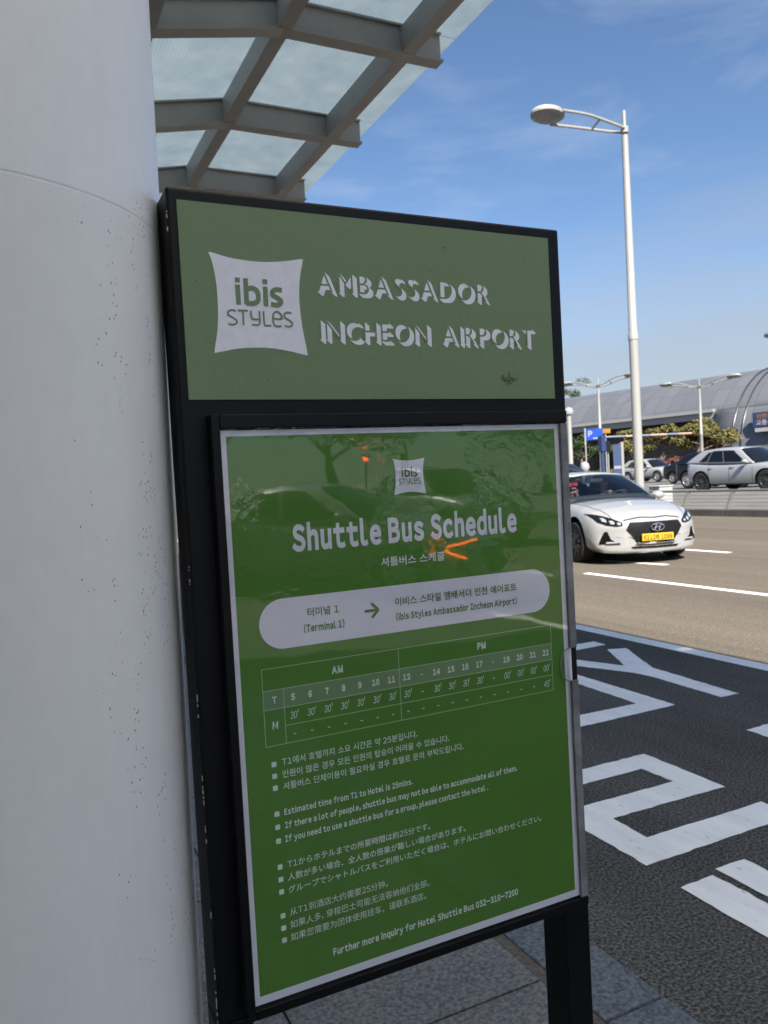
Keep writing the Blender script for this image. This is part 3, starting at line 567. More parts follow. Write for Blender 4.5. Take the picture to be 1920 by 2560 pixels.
# notices
mb = MB()
NOT = [("T1에서 호텔까지 소요 시간은 약 25분입니다.", 0.3404, 0.5650, 1.0668, 0.0092, 0.008), ("인원이 많은 경우 모든 인원의 탑승이 어려울 수 있습니다.", 0.3402, 0.6220, 1.0487, 0.0092, 0.008), ("셔틀버스 단체이용이 필요하실 경우 호텔로 문의 부탁드립니다.", 0.3400, 0.6479, 1.0306, 0.0092, 0.008),
 ("Estimated time from T1 to Hotel is 25mins.", 0.3394, 0.5516, 0.9932, 0.0093, 0.036), ("If there a lot of people, shuttle bus may not be able to accommodate all of them.", 0.3395, 0.7506, 0.9733, 0.0093, 0.036), ("If you need to use a shuttle bus for a group, please contact the hotel .", 0.3382, 0.6912, 0.9533, 0.0093, 0.036),
 ("T1からホテルまでの所要時間は約25分です。", 0.3395, 0.5790, 0.9148, 0.0090, 0.008), ("人数が多い場合、全人数の搭乗が難しい場合があります。", 0.3389, 0.6440, 0.8957, 0.0090, 0.008), ("グループでシャトルバスをご利用いただく場合は、ホテルにお問い合わせください。", 0.3385, 0.7950, 0.8770, 0.0090, 0.008),
 ("从T1到酒店大约需要25分钟。", 0.3390, 0.4990, 0.8433, 0.0093, 0.0), ("如果人多, 穿梭巴士可能无法容纳他们全部。", 0.3385, 0.5720, 0.8243, 0.0093, 0.0), ("如果您需要为团体使用班车，请联系酒店。", 0.3382, 0.5650, 0.8055, 0.0093, 0.0),
 ("Further more inquiry for Hotel Shuttle Bus 032-310-7200", 0.4029, 0.7398, 0.7630, 0.0108, 0.042)]
for s, xl, xr, zb, h, bd in NOT:
    mb = MB(); text(mb, s, xl, xr, zb, h, pp(2), bd); mb.obj('notice_line', M['ptext'], po)
mb = MB()
for z in (1.0702, 1.0528, 1.0353, 0.9970, 0.9775, 0.9569, 0.9184, 0.8998, 0.8814, 0.8457, 0.8273, 0.8092):
    P = pp(2); cx = 0.3282; w, h, r = 0.0037, 0.0038, 0.0014
    pts = [(cx + sx * (w - r) + r * math.cos(a), z + sz * (h - r) + r * math.sin(a)) for sx, sz, a0 in ((1, 1, 0), (-1, 1, 90), (-1, -1, 180), (1, -1, 270)) for a in [R(a0 + t) for t in (0, 30, 60, 90)]]
    mb.add([P(*q) for q in pts], [tuple(range(len(pts)))])
mb.obj('bullet_mark', M['ptext'], po)

# ------------------------------------------------------------------ canopy
ca = thing('glass_canopy', 'grey steel canopy with frosted ribbed glass panes overhead along the kerb', 'canopy', (0.5, 0, 4.5))
def cobj(mb, name, mt, **k): mb.v = [tuple(Vector(v) - Vector(ca.location)) for v in mb.v]; return mb.obj(name, mt, ca, **k)
def cz(x): return 4.985 if x >= 2.165 else 4.985 - (2.165 - x) * 0.20      # underside of the steel
DEP = 0.25
RY = [5.876 + 1.672 * k for k in range(-9, 6)]
PXS = [3.232, 2.165, 1.13, 0.09, -0.95, -2.0]
XT = 3.57
for y in RY:
    mb = MB()
    for xa, xb in ((XT, 2.165), (2.165, -3.2)):
        za, zb = cz(xa), cz(xb)
        for (w, d0, d1) in ((0.13, 0.0, 0.02), (0.04, 0.02, DEP - 0.016), (0.10, DEP - 0.016, DEP)):
            mb.add([(x, y + s * w / 2, z + d) for x, z in ((xa, za), (xb, zb)) for s in (-1, 1) for d in (d0, d1)], [(0, 1, 3, 2), (4, 6, 7, 5), (0, 4, 5, 1), (2, 3, 7, 6), (0, 2, 6, 4), (1, 5, 7, 3)])
    cobj(mb, 'rafter', M['beam'])
for x in PXS:
    mb = MB(); z = cz(x)
    for i in range(len(RY) - 1):
        mb.box2((x - 0.058, RY[i] + 0.0665, z + 0.003), (x + 0.058, RY[i + 1] - 0.0665, z + 0.022)); mb.box2((x - 0.04, RY[i] + 0.022, z + 0.022), (x + 0.04, RY[i + 1] - 0.022, z + DEP - 0.02))
    cobj(mb, 'purlin', M['beam'])
edges = [3.72] + PXS[1:] + [-3.2]
edges = [3.745, 3.232, 2.165, 1.13, 0.09, -0.95, -2.0, -3.2]
mbs = MB()
for i in range(len(RY) - 1):
    for (xa, xb) in ((3.745, 2.165), (2.165, 0.09), (0.09, -2.0), (-2.0, -3.2)):
        mb = MB(); e = 0.006; t = 0.012
        za, zb = cz(xa - e) + DEP + 0.004, cz(xb + e) + DEP + 0.004
        ya, yb = RY[i] + e, RY[i + 1] - e
        V = [(x, y, z + d) for x, z in ((xa - e, za), (xb + e, zb)) for y in (ya, yb) for d in (0, t)]
        # single sheet: light passes once through the pane
        mb.add([V[0], V[2], V[6], V[4]], [(0, 1, 2, 3)]); cobj(mb, 'glass_pane', M['brightened'] if (xa > 0.3 and yb < 4.0) else M['frost'])  # unseen panes pass extra light as added fill

# ------------------------------------------------------------------ street lamps
def lamp_head(mbh, mbl, tip, d, s):
    """flat oval head; d = unit vector along the arm outwards"""
    d = Vector(d); w = d.cross(Vector((0, 0, 1))).normalized(); n_ = 20; tl = 0.19 * (1 if w.y > 0 else -1)
    c = Vector(tip); rings = []
    for (k, hz) in ((0.55, 0.16), (0.9, 0.10), (1.0, 0.0), (0.97, -0.05)):
        rings.append([c + d * (0.62 * s * k * math.cos(a)) + w * (0.38 * s * k * math.sin(a)) + Vector((0, 0, hz * s - tl * 0.38 * s * k * math.sin(a))) for a in [2 * math.pi * j / n_ for j in range(n_)]])
    vs = [v for r_ in rings for v in r_]; fs = [tuple(range(n_))]
    for i in range(3):
        for j in range(n_): fs.append((i * n_ + j, i * n_ + (j + 1) % n_, (i + 1) * n_ + (j + 1) % n_, (i + 1) * n_ + j))
    mbh.add(vs, fs)
    lz = [c + d * (0.60 * s * math.cos(a)) + w * (0.36 * s * math.sin(a)) + Vector((0, 0, -0.05 * s - tl * 0.36 * s * math.sin(a))) for a in [2 * math.pi * j / n_ for j in range(n_)]]
    l2 = [c + d * (0.5 * s * math.cos(a)) + w * (0.30 * s * math.sin(a)) + Vector((0, 0, -0.10 * s - tl * 0.30 * s * math.sin(a))) for a in [2 * math.pi * j / n_ for j in range(n_)]]
    mbl.add(lz + l2, [(j, (j + 1) % n_, n_ + (j + 1) % n_, n_ + j) for j in range(n_)] + [tuple(range(n_, 2 * n_))])
def street_lamp(loc, H, reach, arms, label, r0=0.15, rise=0.35, s=1.0, rz=0.0, group=None):
    t = thing('street_lamp', label, 'street lamp', loc, rz, group)
    mb = MB(); mb.lathe([(r0 * 2.0, 0), (r0 * 2.0, 0.03), (r0 * 1.15, 0.06), (r0 * 1.05, 0.9), (r0 * 1.02, H * 0.42), (r0 * 1.12, H * 0.42 + 0.02), (r0 * 1.12, H * 0.42 + 0.22), (r0 * 0.95, H * 0.42 + 0.26), (r0 * 0.72, H - 1.0), (r0 * 0.72, H - 0.85), (r0 * 0.42, H - 0.83), (r0 * 0.42, H)], seg=20)
    mb.obj('pole', M['polewhite'], t, smooth=35)
    for sg_ in arms:
        mb = MB(); zj = H - 0.66
        for (yo, zo) in ((-0.13, 0.05), (0.13, -0.09)):
            path = smoothpath([(sg_ * 0.02, yo * 0.6, zj + zo * 0.6), (sg_ * reach * 0.22, yo * 1.2, zj + zo + 0.02), (sg_ * reach * 0.6, yo * 2.1, zj + zo * 1.4 + rise * 0.66 + .05), (sg_ * reach * 0.97, yo * 2.45, zj + zo * 1.4 + rise * 0.98)], 6)
            mb.tube(path, 0.046 * s, 8)
        mb.tube([(sg_ * reach * 0.42, 0.225, zj - 0.085 + rise * 0.4), (sg_ * reach * 0.42, -0.225, zj + 0.085 + rise * 0.4)], 0.04 * s, 6)
        mb.lathe([(0.13 * s, -0.1), (0.13 * s, 0.1)], (0, 0, zj), seg=14)
        mb.obj('arm', M['polewhite'], t, smooth=40)
        mh = MB(); ml = MB(); lamp_head(mh, ml, (sg_ * (reach + 0.25 * s), 0, zj + rise), (sg_, 0, 0.0), s)
        h = mh.obj('lamp_head', M['polewhite'], t, smooth=40); ml.obj('lens', M['lens'], h, smooth=40)
    return t
street_lamp((20.3, 21.3, 0.24), 13.72, 3.05, (-1,), 'tall white single arm street lamp rising behind the taxi', 0.155, 0.02, 1.05)
street_lamp((44.5, 50.9, 0.55), 8.6, 2.7, (1, -1), 'double armed white street lamp left of the tall lamp pole', 0.13, 0.5, 1.0, rz=R(-71), group='double armed street lamps')
street_lamp((54.4, 49.5, 0.55), 8.4, 2.7, (1, -1), 'double armed white street lamp in front of the silver hall on the right', 0.13, 0.5, 1.0, rz=R(-71), group='double armed street lamps')
street_lamp((41.0, 28.1, 0.55), 8.3, 2.7, (1, -1), 'double armed street lamp mostly outside the picture at the right edge', 0.13, 0.5, 1.0, rz=R(-71), group='double armed street lamps')
t = thing('globe_post', 'slim white post with small round lamp beside the black sign edge', 'lamp post', (35.75, 44.0, 0.55))
mb = MB(); mb.lathe([(0.2, 0), (0.16, 0.1), (0.15, 4.9)], seg=14); mb.obj('post', M['polewhite'], t, smooth=40)
mb = MB(); mb.lathe([(0.10, 4.9), (0.28, 5.0), (0.34, 5.2), (0.26, 5.4), (0.08, 5.5)], seg=14); mb.obj('lamp_head', M['lamp'], t, smooth=40)
mb = MB(); mb.lathe([(0.12, 0), (0.10, 0.9), (0.2, 1.0), (0.32, 1.25), (0.26, 1.5), (0.08, 1.62)], seg=14); o = mb.obj('globe_bollard', M['white'], smooth=40, loc=(34.6, 41.2, 0.52))
tag(o, 'low white globe topped bollard at the left behind the following car', 'bollard')

# ------------------------------------------------------------------ guard rail
gr = thing('guard_rail', 'low stainless guard rail with slanted posts and thin wires on the median kerb', 'railing', (18.5, 20, 0.2))
for k in range(-12, 16):
    y = 1.62 * k - 0.75
    mb = MB(); mb.prism([(-0.05, y - 0.035, -0.01), (0.07, y - 0.035, -0.01), (0.30, y - 0.03, 0.50), (0.22, y - 0.03, 0.50)], None, (0, 0.07, 0)); mb.obj('post', M['steel'], gr)
mb = MB(); mb.tube([(0.26, -21, 0.52), (0.26, 26, 0.52)], 0.035, 8); mb.obj('handrail', M['steel'], gr, smooth=50)
for q in range(4):
    z = 0.09 + 0.10 * q; mb = MB(); mb.tube([(0.02 + 0.2 * z / 0.5 + .03, -21, z), (0.02 + 0.2 * z / 0.5 + .03, 26, z)], 0.0065, 6); mb.obj('wire', M['steel'], gr)
# ------------------------------------------------------------------ transport hall
hall = thing('transport_hall', 'long silver curved roof transport hall across the far side of the car park', 'building', (85, 90, 0.0))
HO = Vector(hall.location); dirv = Vector((0.22, -1.0, 0)).normalized(); nrm = Vector((-1.0, -0.22, 0)).normalized(); B0 = Vector((84.55, 104.2, 0))
prof = [(-14, 10.5), (-9, 12.6), (-4, 13.7), (0, 13.75), (2.2, 13.45), (4.4, 12.75), (6.4, 11.7), (8.2, 10.35), (9.6, 8.75), (10.8, 6.9), (11.6, 4.8), (12.0, 2.6), (12.1, 0.0)]
SP = smoothpath([(d, z, 0) for d, z in prof], 4)
arc = [0.0]
for i in range(1, len(SP)): arc.append(arc[-1] + (SP[i] - SP[i - 1]).length)
def hp_(s, d, z): p = B0 + dirv * s + nrm * d; return Vector((p.x, p.y, z)) - HO
def shell(name, s0, s1, i0, i1, mt, step=4.0):
    mb = MB(); k = max(1, int((s1 - s0) / step)); uv = []
    vs = []; w = i1 - i0 + 1
    for a in range(k + 1):
        s = s0 + (s1 - s0) * a / k
        for i in range(i0, i1 + 1): vs.append(hp_(s, SP[i].x, SP[i].y)); uv.append((arc[i], s))
    fs = [(a * w + i, (a + 1) * w + i, (a + 1) * w + i + 1, a * w + i + 1) for a in range(k) for i in range(w - 1)]
    mb.add(vs, fs); o = mb.obj(name, mt, hall, smooth=60); me = o.data; ul = me.uv_layers.new(name='UVMap')
    for lp in me.loops: ul.data[lp.index].uv = uv[lp.vertex_index]
    sd = o.modifiers.new('thickness', 'SOLIDIFY'); sd.thickness = 0.25; sd.offset = -1
    return o
EI = next(i for i, p in enumerate(SP) if p.y < 8.75 and p.x > 5)
SE = 31.0
shell('roof', -40, 95, 0, EI, M['clad']); shell('wall', SE, 95, EI, len(SP) - 1, M['clad'])
# eave fascia over the open concourse
mb = MB()
for (d0, d1, z0, z1, mi) in ((8.9, 10.6, 8.15, 8.55, 0), (9.2, 10.2, 7.35, 8.10, 0)):
    mb.add([hp_(s, d, z) for s in (-40, SE) for d in (d0, d1) for z in (z0, z1)], [(0, 1, 3, 2), (4, 6, 7, 5), (0, 4, 5, 1), (2, 3, 7, 6), (0, 2, 6, 4), (1, 5, 7, 3)])
mb.obj('eave', M['fascia'], hall)
mb = MB(); mb.add([hp_(s, 3.0, z) for s in (-40, SE) for z in (0, 8.6)], [(0, 2, 3, 1)]); mb.obj('glazing', M['dark'], hall)
mb = MB(); mb.add([hp_(SE + 0.05, d, z) for d, z in ((3, 0), (12.0, 0), (11.6, 4.8), (10.0, 8.2), (3, 8.6))], [(0, 1, 2, 3, 4)]); mb.obj('end_wall', M['clad'], hall)
for s0 in (34.0, 35.2):
    mb = MB(); mb.tube([hp_(s0 + (0.0 if i < 1 else 0), SP[i].x + 0.1, SP[i].y + 0.1) for i in range(8, len(SP))], 0.08, 6); mb.obj('rib', M['dark'], hall, smooth=50)
for s0 in (4.0, -14.0):
    mb = MB(); mb.prism([hp_(s0 - 1.4, 9.6, 7.4), hp_(s0 + 0.6, 9.6, 7.4), hp_(s0 + 4.4, 11.8, 0.4), hp_(s0 - 2.2, 11.8, 0.4)], None, nrm * -0.9); mb.obj('leg', M['concrete'], hall)
mb = MB(); mb.box((0, 0, 0), (0.5, 0.2, 0.2)); 
sgb = MB(); P0 = hp_(36.2, 12.3, 0); e1 = dirv
def hq(s, d, z): return hp_(s, d, z)
sgb.add([hq(s, d, z) for s in (36.9, 46) for d in (11.55, 12.25) for z in (5.7, 7.4)], [(0, 1, 3, 2), (4, 6, 7, 5), (0, 4, 5, 1), (2, 3, 7, 6), (0, 2, 6, 4), (1, 5, 7, 3)])
nb = sgb.obj('name_board', M['navy'], hall)
mb = MB(); place_h = lambda x, z: hp_(36.9 + x, 12.27, z)
text(mb, "인천공항", 0.5, 3.0, 6.72, 0.45, place_h, 0.02); mb.obj('board_lettering', M['yellow'], nb)
mb = MB(); text(mb, "교통센터", 0.4, 3.0, 5.95, 0.5, place_h, 0.02); mb.obj('board_symbol', M['white'], nb)
mb = MB(); mb.add([hq(s, d, z) for s in (37.3, 46) for d in (11.75, 12.6) for z in (5.1, 5.55)], [(0, 1, 3, 2), (4, 6, 7, 5), (0, 4, 5, 1), (2, 3, 7, 6), (0, 2, 6, 4), (1, 5, 7, 3)]); mb.obj('light_bar', M['white'], hall)

# ------------------------------------------------------------------ trees and shrubs
def leaves(mb, cx, cy, cz_, rx, ry, rz_, n_, s, fill=0.55):
    for _ in range(n_):
        while True:
            p = Vector((random.uniform(-1, 1), random.uniform(-1, 1), random.uniform(-1, 1)))
            if fill ** 2 < p.length_squared <= 1: break
        if random.random() < 0.25: p *= random.uniform(0.8, 1.18)
        c = Vector((cx + p.x * rx, cy + p.y * ry, cz_ + p.z * rz_)); u = Vector((random.gauss(0, 1), random.gauss(0, 1), random.gauss(0, .6))).normalized(); w = u.orthogonal().normalized(); w.rotate(Matrix.Rotation(random.uniform(0, 6.28), 3, u))
        a = s * random.uniform(.6, 1.4); mb.add([c - u * a, c + w * a * .45, c + u * a, c - w * a * .45], [(0, 1, 2, 3)])
def pine(loc, H, spread, lean, label, seed, leaf='foliage', group='pine trees in front of the silver hall'):
    random.seed(seed); t = thing('pine_tree', label, 'tree', loc, 0, group)
    mb = MB(); top = Vector((lean[0], lean[1], H * 0.82)); path = smoothpath([(0, 0, 0), (lean[0] * .35, lean[1] * .35 + .1, H * .3), (lean[0] * .8, lean[1] * .75, H * .58), top], 4)
    mb.tube(path, [0.19 * (1 - 0.75 * i / (len(path) - 1)) for i in range(len(path))], 8)
    cl = []
    for k in range(8):
        a = 2 * math.pi * k / 8 + random.uniform(-.3, .3); rr_ = spread * random.uniform(.5, 1.0); b0 = path[random.randint(4, len(path) - 2)]
        e = top + Vector((rr_ * math.cos(a), rr_ * math.sin(a), random.uniform(-.32, .12) * H)); mb.tube([b0, b0.lerp(e, .5) + Vector((0, 0, .1)), e], [0.075, 0.05, 0.02], 6); cl.append(e)
    mb.obj('trunk', M['bark'], t, smooth=60)
    mb = MB(); cl += [top + Vector((random.uniform(-.5, .5) * spread, random.uniform(-.5, .5) * spread, random.uniform(-.05, .16) * H)) for _ in range(5)]
    for e in cl: q = random.uniform(.55, .95); leaves(mb, e.x, e.y, e.z + .1, spread * .42 * q, spread * .42 * q, spread * .24 * q, 330, 0.13, 0.3)
    mb.obj('crown', M[leaf], t); return t
PT = [((54.2, 57.0, .6), 4.3, 2.2, (-.3, .6), 'wide pine behind the slate blue panel'), ((57.0, 57.2, .6), 4.7, 2.3, (.2, -.9), 'leaning pine right behind the tall lamp pole'), ((58.6, 54.5, .6), 5.0, 2.5, (.4, -1.1), 'tallest pine with fanned pinkish limbs'), ((60.5, 53.8, .6), 4.9, 2.3, (.1, .8), 'broad pine left of the right lamp post'), ((60.9, 54.9, .6), 3.8, 1.7, (.3, -1.2), 'low pine reaching right past the right lamp post')]
for i, a in enumerate(PT): pine(*a, 20 + i)
evg = pine((56.0, 67.0, .6), 4.7, 2.3, (0, .2), 'dark rounded evergreen under the hall eave at the left', 44, 'foliage_d', None)
pine((97.5, 119, .3), 18.5, 4.0, (0, .3), 'tall conifer top showing above the hall roof beside the sign', 50, 'foliage_d', None)
random.seed(5)
mb = MB()
for k in range(30):
    y = 62 - k * 0.4; leaves(mb, 50.5 + (62 - y) * .28 + random.uniform(-.4, .4), y, 1.05 + random.uniform(-.1, .25), .8, .8, .55, 110, .1, .2)
struct(mb.obj('hedge', M['hedge']), 'stuff', 'low clipped hedge along the foot of the pines')
mb = MB()
for k in range(18):
    y = 56 - k * 0.3; leaves(mb, 53.6 + (56 - y) * .3 + random.uniform(-.4, .4), y, 1.9 + random.uniform(-.2, .25), .5, .5, .4, 60, .1, .2)
struct(mb.obj('red_shrubs', M['redleaf']), 'stuff', 'reddish shrubs between the pine trunks')

# ------------------------------------------------------------------ car park furniture
t = thing('direction_sign', 'blue square direction sign on a white bracket left of the pines', 'sign', (40.7, 47.2, 0.55))
mb = MB(); mb.box((0, 0, 3.75), (1.25, 0.08, 0.85), Matrix.Rotation(R(-40), 3, 'Z')); pn = mb.obj('sign_panel', M['blue'], t)
mb = MB(); rot = Matrix.Rotation(R(-40), 3, 'Z')
text(mb, "P", -0.45, -0.15, 3.62, 0.42, lambda x, z: rot @ Vector((x, -0.045, z)), 0.03); mb.add([rot @ Vector(p) for p in ((-.1, -.045, 3.42), (.5, -.045, 3.42), (.5, -.045, 3.5), (-.1, -.045, 3.5))], [(0, 1, 2, 3)]); mb.obj('sign_lettering', M['white'], pn)
mb = MB(); mb.box(rot @ Vector((-0.68, 0, 0)) + Vector((0, 0, 3.6)), (0.1, 0.1, 1.3), rot); mb.tube([rot @ Vector((-0.68, .0, 0)), rot @ Vector((-0.68, 0, 4.2))], 0.05, 8); mb.obj('bracket', M['polewhite'], t)
t = thing('amber_sign', 'small amber sign right of the lamp post above the navy barrier', 'sign', (41.6, 46.9, 0.55))
mb = MB(); rot2 = Matrix.Rotation(R(-42), 3, 'Z'); mb.box((0, 0, 3.95), (0.62, 0.08, 0.34), rot2); bevel(mb.obj('sign_panel', M['yellow'], t), .02)
mb = MB(); mb.tube([(0, 0.1, 0), (0, 0.1, 4.1)], 0.05, 8); mb.obj('post', M['polewhite'], t)
t = thing('traffic_mirror', 'round dark traffic mirror below the blue direction sign', 'mirror', (41.0, 46.2, 0.55))
mb = MB(); mb.lathe([(0.42, -0.03), (0.42, 0.03), (0.3, 0.06)], (0, 0, 2.75), 'X', 18); mb.obj('mirror_disc', M['dark'], t, smooth=40)
mb = MB(); mb.tube([(0.08, 0, 0), (0.08, 0, 3.1)], 0.045, 8); mb.obj('post', M['polewhite'], t)
t = thing('notice_totem', 'narrow slate blue upright panel on a white post beside the parked white SUV', 'totem', (31.6, 34.8, 0.46))
rt = Matrix.Rotation(R(-42), 3, 'Z')
mb = MB(); mb.box(rt @ Vector((0, 0, 0)) + Vector((0, 0, 1.42)), (0.44, 0.09, 2.15), rt); pn = mb.obj('panel', M['slate'], t)
mb = MB(); mb.box(rt @ Vector((0, -0.05, 0)) + Vector((0, 0, 1.18)), (0.40, 0.012, 0.16), rt); mb.box(rt @ Vector((0, -0.05, 0)) + Vector((0, 0, 0.42)), (0.40, 0.012, 0.2), rt); mb.obj('pale_stripe', M['fascia'], pn)
mb = MB(); mb.box(rt @ Vector((0.29, 0.02, 0)) + Vector((0, 0, 1.30)), (0.14, 0.14, 2.6), rt); bevel(mb.obj('post', M['polewhite'], t), .02)
t = thing('height_barrier', 'striped height limit bar with pink and navy bands before the pines', 'barrier', (35.7, 40.7, 0.52))
bd = Vector((5.5, -2.65, -.05)); segs = [('navy', 0, .12), ('slate', .12, .26), ('pinkred', .26, .37), ('slate', .37, .53), ('pinkred', .53, .70), ('slate', .70, .83), ('pinkred', .83, .97)]
mb = MB(); mb.tube([(0, 0, 0), (0, 0, 3.3)], 0.13, 10); mb.box((0, 0, 2.75), (0.36, 0.36, 1.0)); mb.obj('post', M['navy'], t)
for nm, a, b_ in segs:
    mb = MB(); mb.tube([Vector((0, 0, 3.17)) + bd * a, Vector((0, 0, 3.17)) + bd * b_], 0.075, 8); mb.obj('stripe', M[nm], t)
mb = MB(); mb.box((0, 0, 0.28), (0.62, 0.5, 0.56)); mb.box((0, 0, 0.58), (0.68, 0.56, 0.05)); o = mb.obj('utility_cabinet', M['white'], loc=(20.75, 20.75, 0.26)); bevel(o, .02); tag(o, 'small white utility cabinet at the foot of the tall lamp pole', 'cabinet')
for i, (x, y, h, lb) in enumerate(((61.2, 47.9, 2.9, 'left white stubby bollard post below the hall wall'), (62.3, 47.6, 2.7, 'right slim white bollard post below the hall wall'))):
    mb = MB(); r_ = .28 if i == 0 else .14; mb.lathe([(r_, 0), (r_, h - .2), (r_ * .85, h - .05), (r_ * .4, h)], seg=14); o = mb.obj('bollard', M['polewhite'], smooth=40, loc=(x, y, .6)); tag(o, lb, 'bollard', 'white bollards by the hall')

# ------------------------------------------------------------------ terminal building on the pavement side
tb = thing('terminal_building', 'grey terminal front with dark glazed bands on the pavement side', 'building', (-4.9, 5, 0.1))
mb = MB(); mb.box2((-8, -30, 0), (0, 40, 8.0)); mb.obj('wall', M['wallgrey'], tb)
for y in range(-28, 38, 6):
    mb = MB(); mb.box2((0.003, y, 0.4), (0.06, y + 5.2, 3.3)); mb.obj('window', M['wallglass'], tb)

# ------------------------------------------------------------------ vehicles
def lerp_st(st, x):
    for i in range(len(st) - 1):
        if st[i][0] <= x <= st[i + 1][0]:
            t = (x - st[i][0]) / (st[i + 1][0] - st[i][0]); P = [Vector(st[max(0, min(len(st) - 1, i + k))][1:]) for k in (-1, 0, 1, 2)]
            t2 = t; return [a + (b_ - a) * t2 for a, b_ in zip(P[1], P[2])]
    return list(st[0][1:] if x < st[0][0] else st[-1][1:])
def make_car(S):
    """local axes: +x forward, +y left, z up; parts hang on an Empty on the ground under the car's middle"""
    t = thing(S['name'], S['label'], S['cat'], S['loc'], S['rz'], S.get('group'))
    paint = S['paint']; st = S['stations']; x0, x1 = st[0][0], st[-1][0]
    xs_ = sorted(set([round(x0 + (x1 - x0) * i / 56, 4) for i in range(57)] + [q[0] for q in st])); half = []
    bow = S['bow']; rbow = S['rbow']
    rows = []
    for x in xs_:
        zb, zt, w, cr = lerp_st(st, x); h = zt - zb
        pts = [(0, zb), (w * .6, zb), (w * .86, zb + .015), (w * .95, zb + .07), (w * .985, zb + .2 * h), (w, zb + .42 * h), (w * .998, zb + .62 * h), (w * .985, zb + .74 * h), (w * .962, zb + .86 * h), (w * .925, zb + .945 * h), (w * .86, zt), (w * .72, zt + cr * .35), (w * .5, zt + cr * .7), (w * .25, zt + cr * .93), (0, zt + cr)]
        def dx(y):
            f = max(0, (x - (x1 - 1.0)) / 1.0) ** 1.6; g = max(0, ((x0 + 0.8) - x) / 0.8) ** 1.6; q = abs(y) / 0.93
            return -bow * f * q ** 2.4 + rbow * g * q ** 2.4
        full = [(x + dx(y), y, z) for y, z in pts] + [(x + dx(-y), -y, z) for y, z in pts[-2:0:-1]]
        rows.append(full)
    for src, at in ((rows[-1], 'end'), (rows[0], 'start')):
        zm = sum(p[2] for p in src) / len(src); extra = [[(p[0] + (0.012 if at == 'end' else -0.012) * (1 - f), p[1] * (0.985 if f > .5 else 0.97), zm + (p[2] - zm) * f) for p in src] for f in (0.7, 0.38, 0.02)]
        rows = rows + extra if at == 'end' else extra[::-1] + rows
    k = len(rows[0]); bm = bmesh.new(); V = [[bm.verts.new(p) for p in r_] for r_ in rows]
    for i in range(len(V) - 1):
        for j in range(k): bm.faces.new((V[i][j], V[i][(j + 1) % k], V[i + 1][(j + 1) % k], V[i + 1][j]))
    for ring_ in (V[0], V[-1]):                      # zip the two edges of the last thin slit together
        order = sorted(range(k), key=lambda q: ring_[q].co.y); lo_i, hi_i = order[0], order[-1]
        c1 = []; q = lo_i
        while q != hi_i: c1.append(q); q = (q + 1) % k
        c1.append(hi_i); c2_ = []; q = lo_i
        while q != hi_i: c2_.append(q); q = (q - 1) % k
        c2_.append(hi_i); a_, b_ = 0, 0
        while a_ < len(c1) - 1 or b_ < len(c2_) - 1:
            if b_ == len(c2_) - 1 or (a_ < len(c1) - 1 and ring_[c1[a_ + 1]].co.y <= ring_[c2_[b_ + 1]].co.y): tri_ = (c1[a_], c1[a_ + 1], c2_[b_]); a_ += 1
            else: tri_ = (c1[a_], c2_[b_ + 1], c2_[b_]); b_ += 1
            if len(set(tri_)) == 3: bm.faces.new([ring_[t_] for t_ in tri_])
    bmesh.ops.recalc_face_normals(bm, faces=bm.faces[:])
    me = bpy.data.meshes.new('body'); bm.to_mesh(me); bm.free(); me.materials.append(paint); me.materials.append(M['well'])
    tree = BVHTree.FromPolygons([v.co.copy() for v in me.vertices], [tuple(p.vertices) for p in me.polygons])
    body = bpy.data.objects.new('body', me); COL.objects.link(body)
    # wheel wells
    wr = S['wr']; cut = MB(); xf, xr, tr = S['xf'], S['xr'], S['track'] / 2
    for xa in (xf, xr):
        for s in (-1, 1): cut.lathe([(wr + S['gap'], -.28), (wr + S['gap'], .5)] if s > 0 else [(wr + S['gap'], -.5), (wr + S['gap'], .28)], (xa, s * (S['W'] / 2 - 0.05), wr + 0.01), 'Y', 32)
    cu = cut.obj('wheel_cut', M['well']); md = body.modifiers.new('b', 'BOOLEAN'); md.operation = 'DIFFERENCE'; md.object = cu; md.solver = 'EXACT'
    dg = bpy.context.evaluated_depsgraph_get(); me2 = bpy.data.meshes.new_from_object(body.evaluated_get(dg)); body.modifiers.clear(); body.data = me2
    cm = cu.data; bpy.data.objects.remove(cu)
    if len(me2.materials) < 2: me2.materials.append(M['well'])
    for p in me2.polygons:
        c = p.center; p.material_index = 0
        for xa in (xf, xr):
            if math.hypot(c.x - xa, c.z - wr - .01) < wr + S['gap'] + .004 and abs(c.y) < S['W'] / 2 - 0.055 and abs(c.y) > .45 and (abs(p.normal.y) < .5 or abs(c.y) < S['W'] / 2 - .2): p.material_index = 1
        p.use_smooth = True
    me2.set_sharp_from_angle(angle=R(32)); body.parent = t
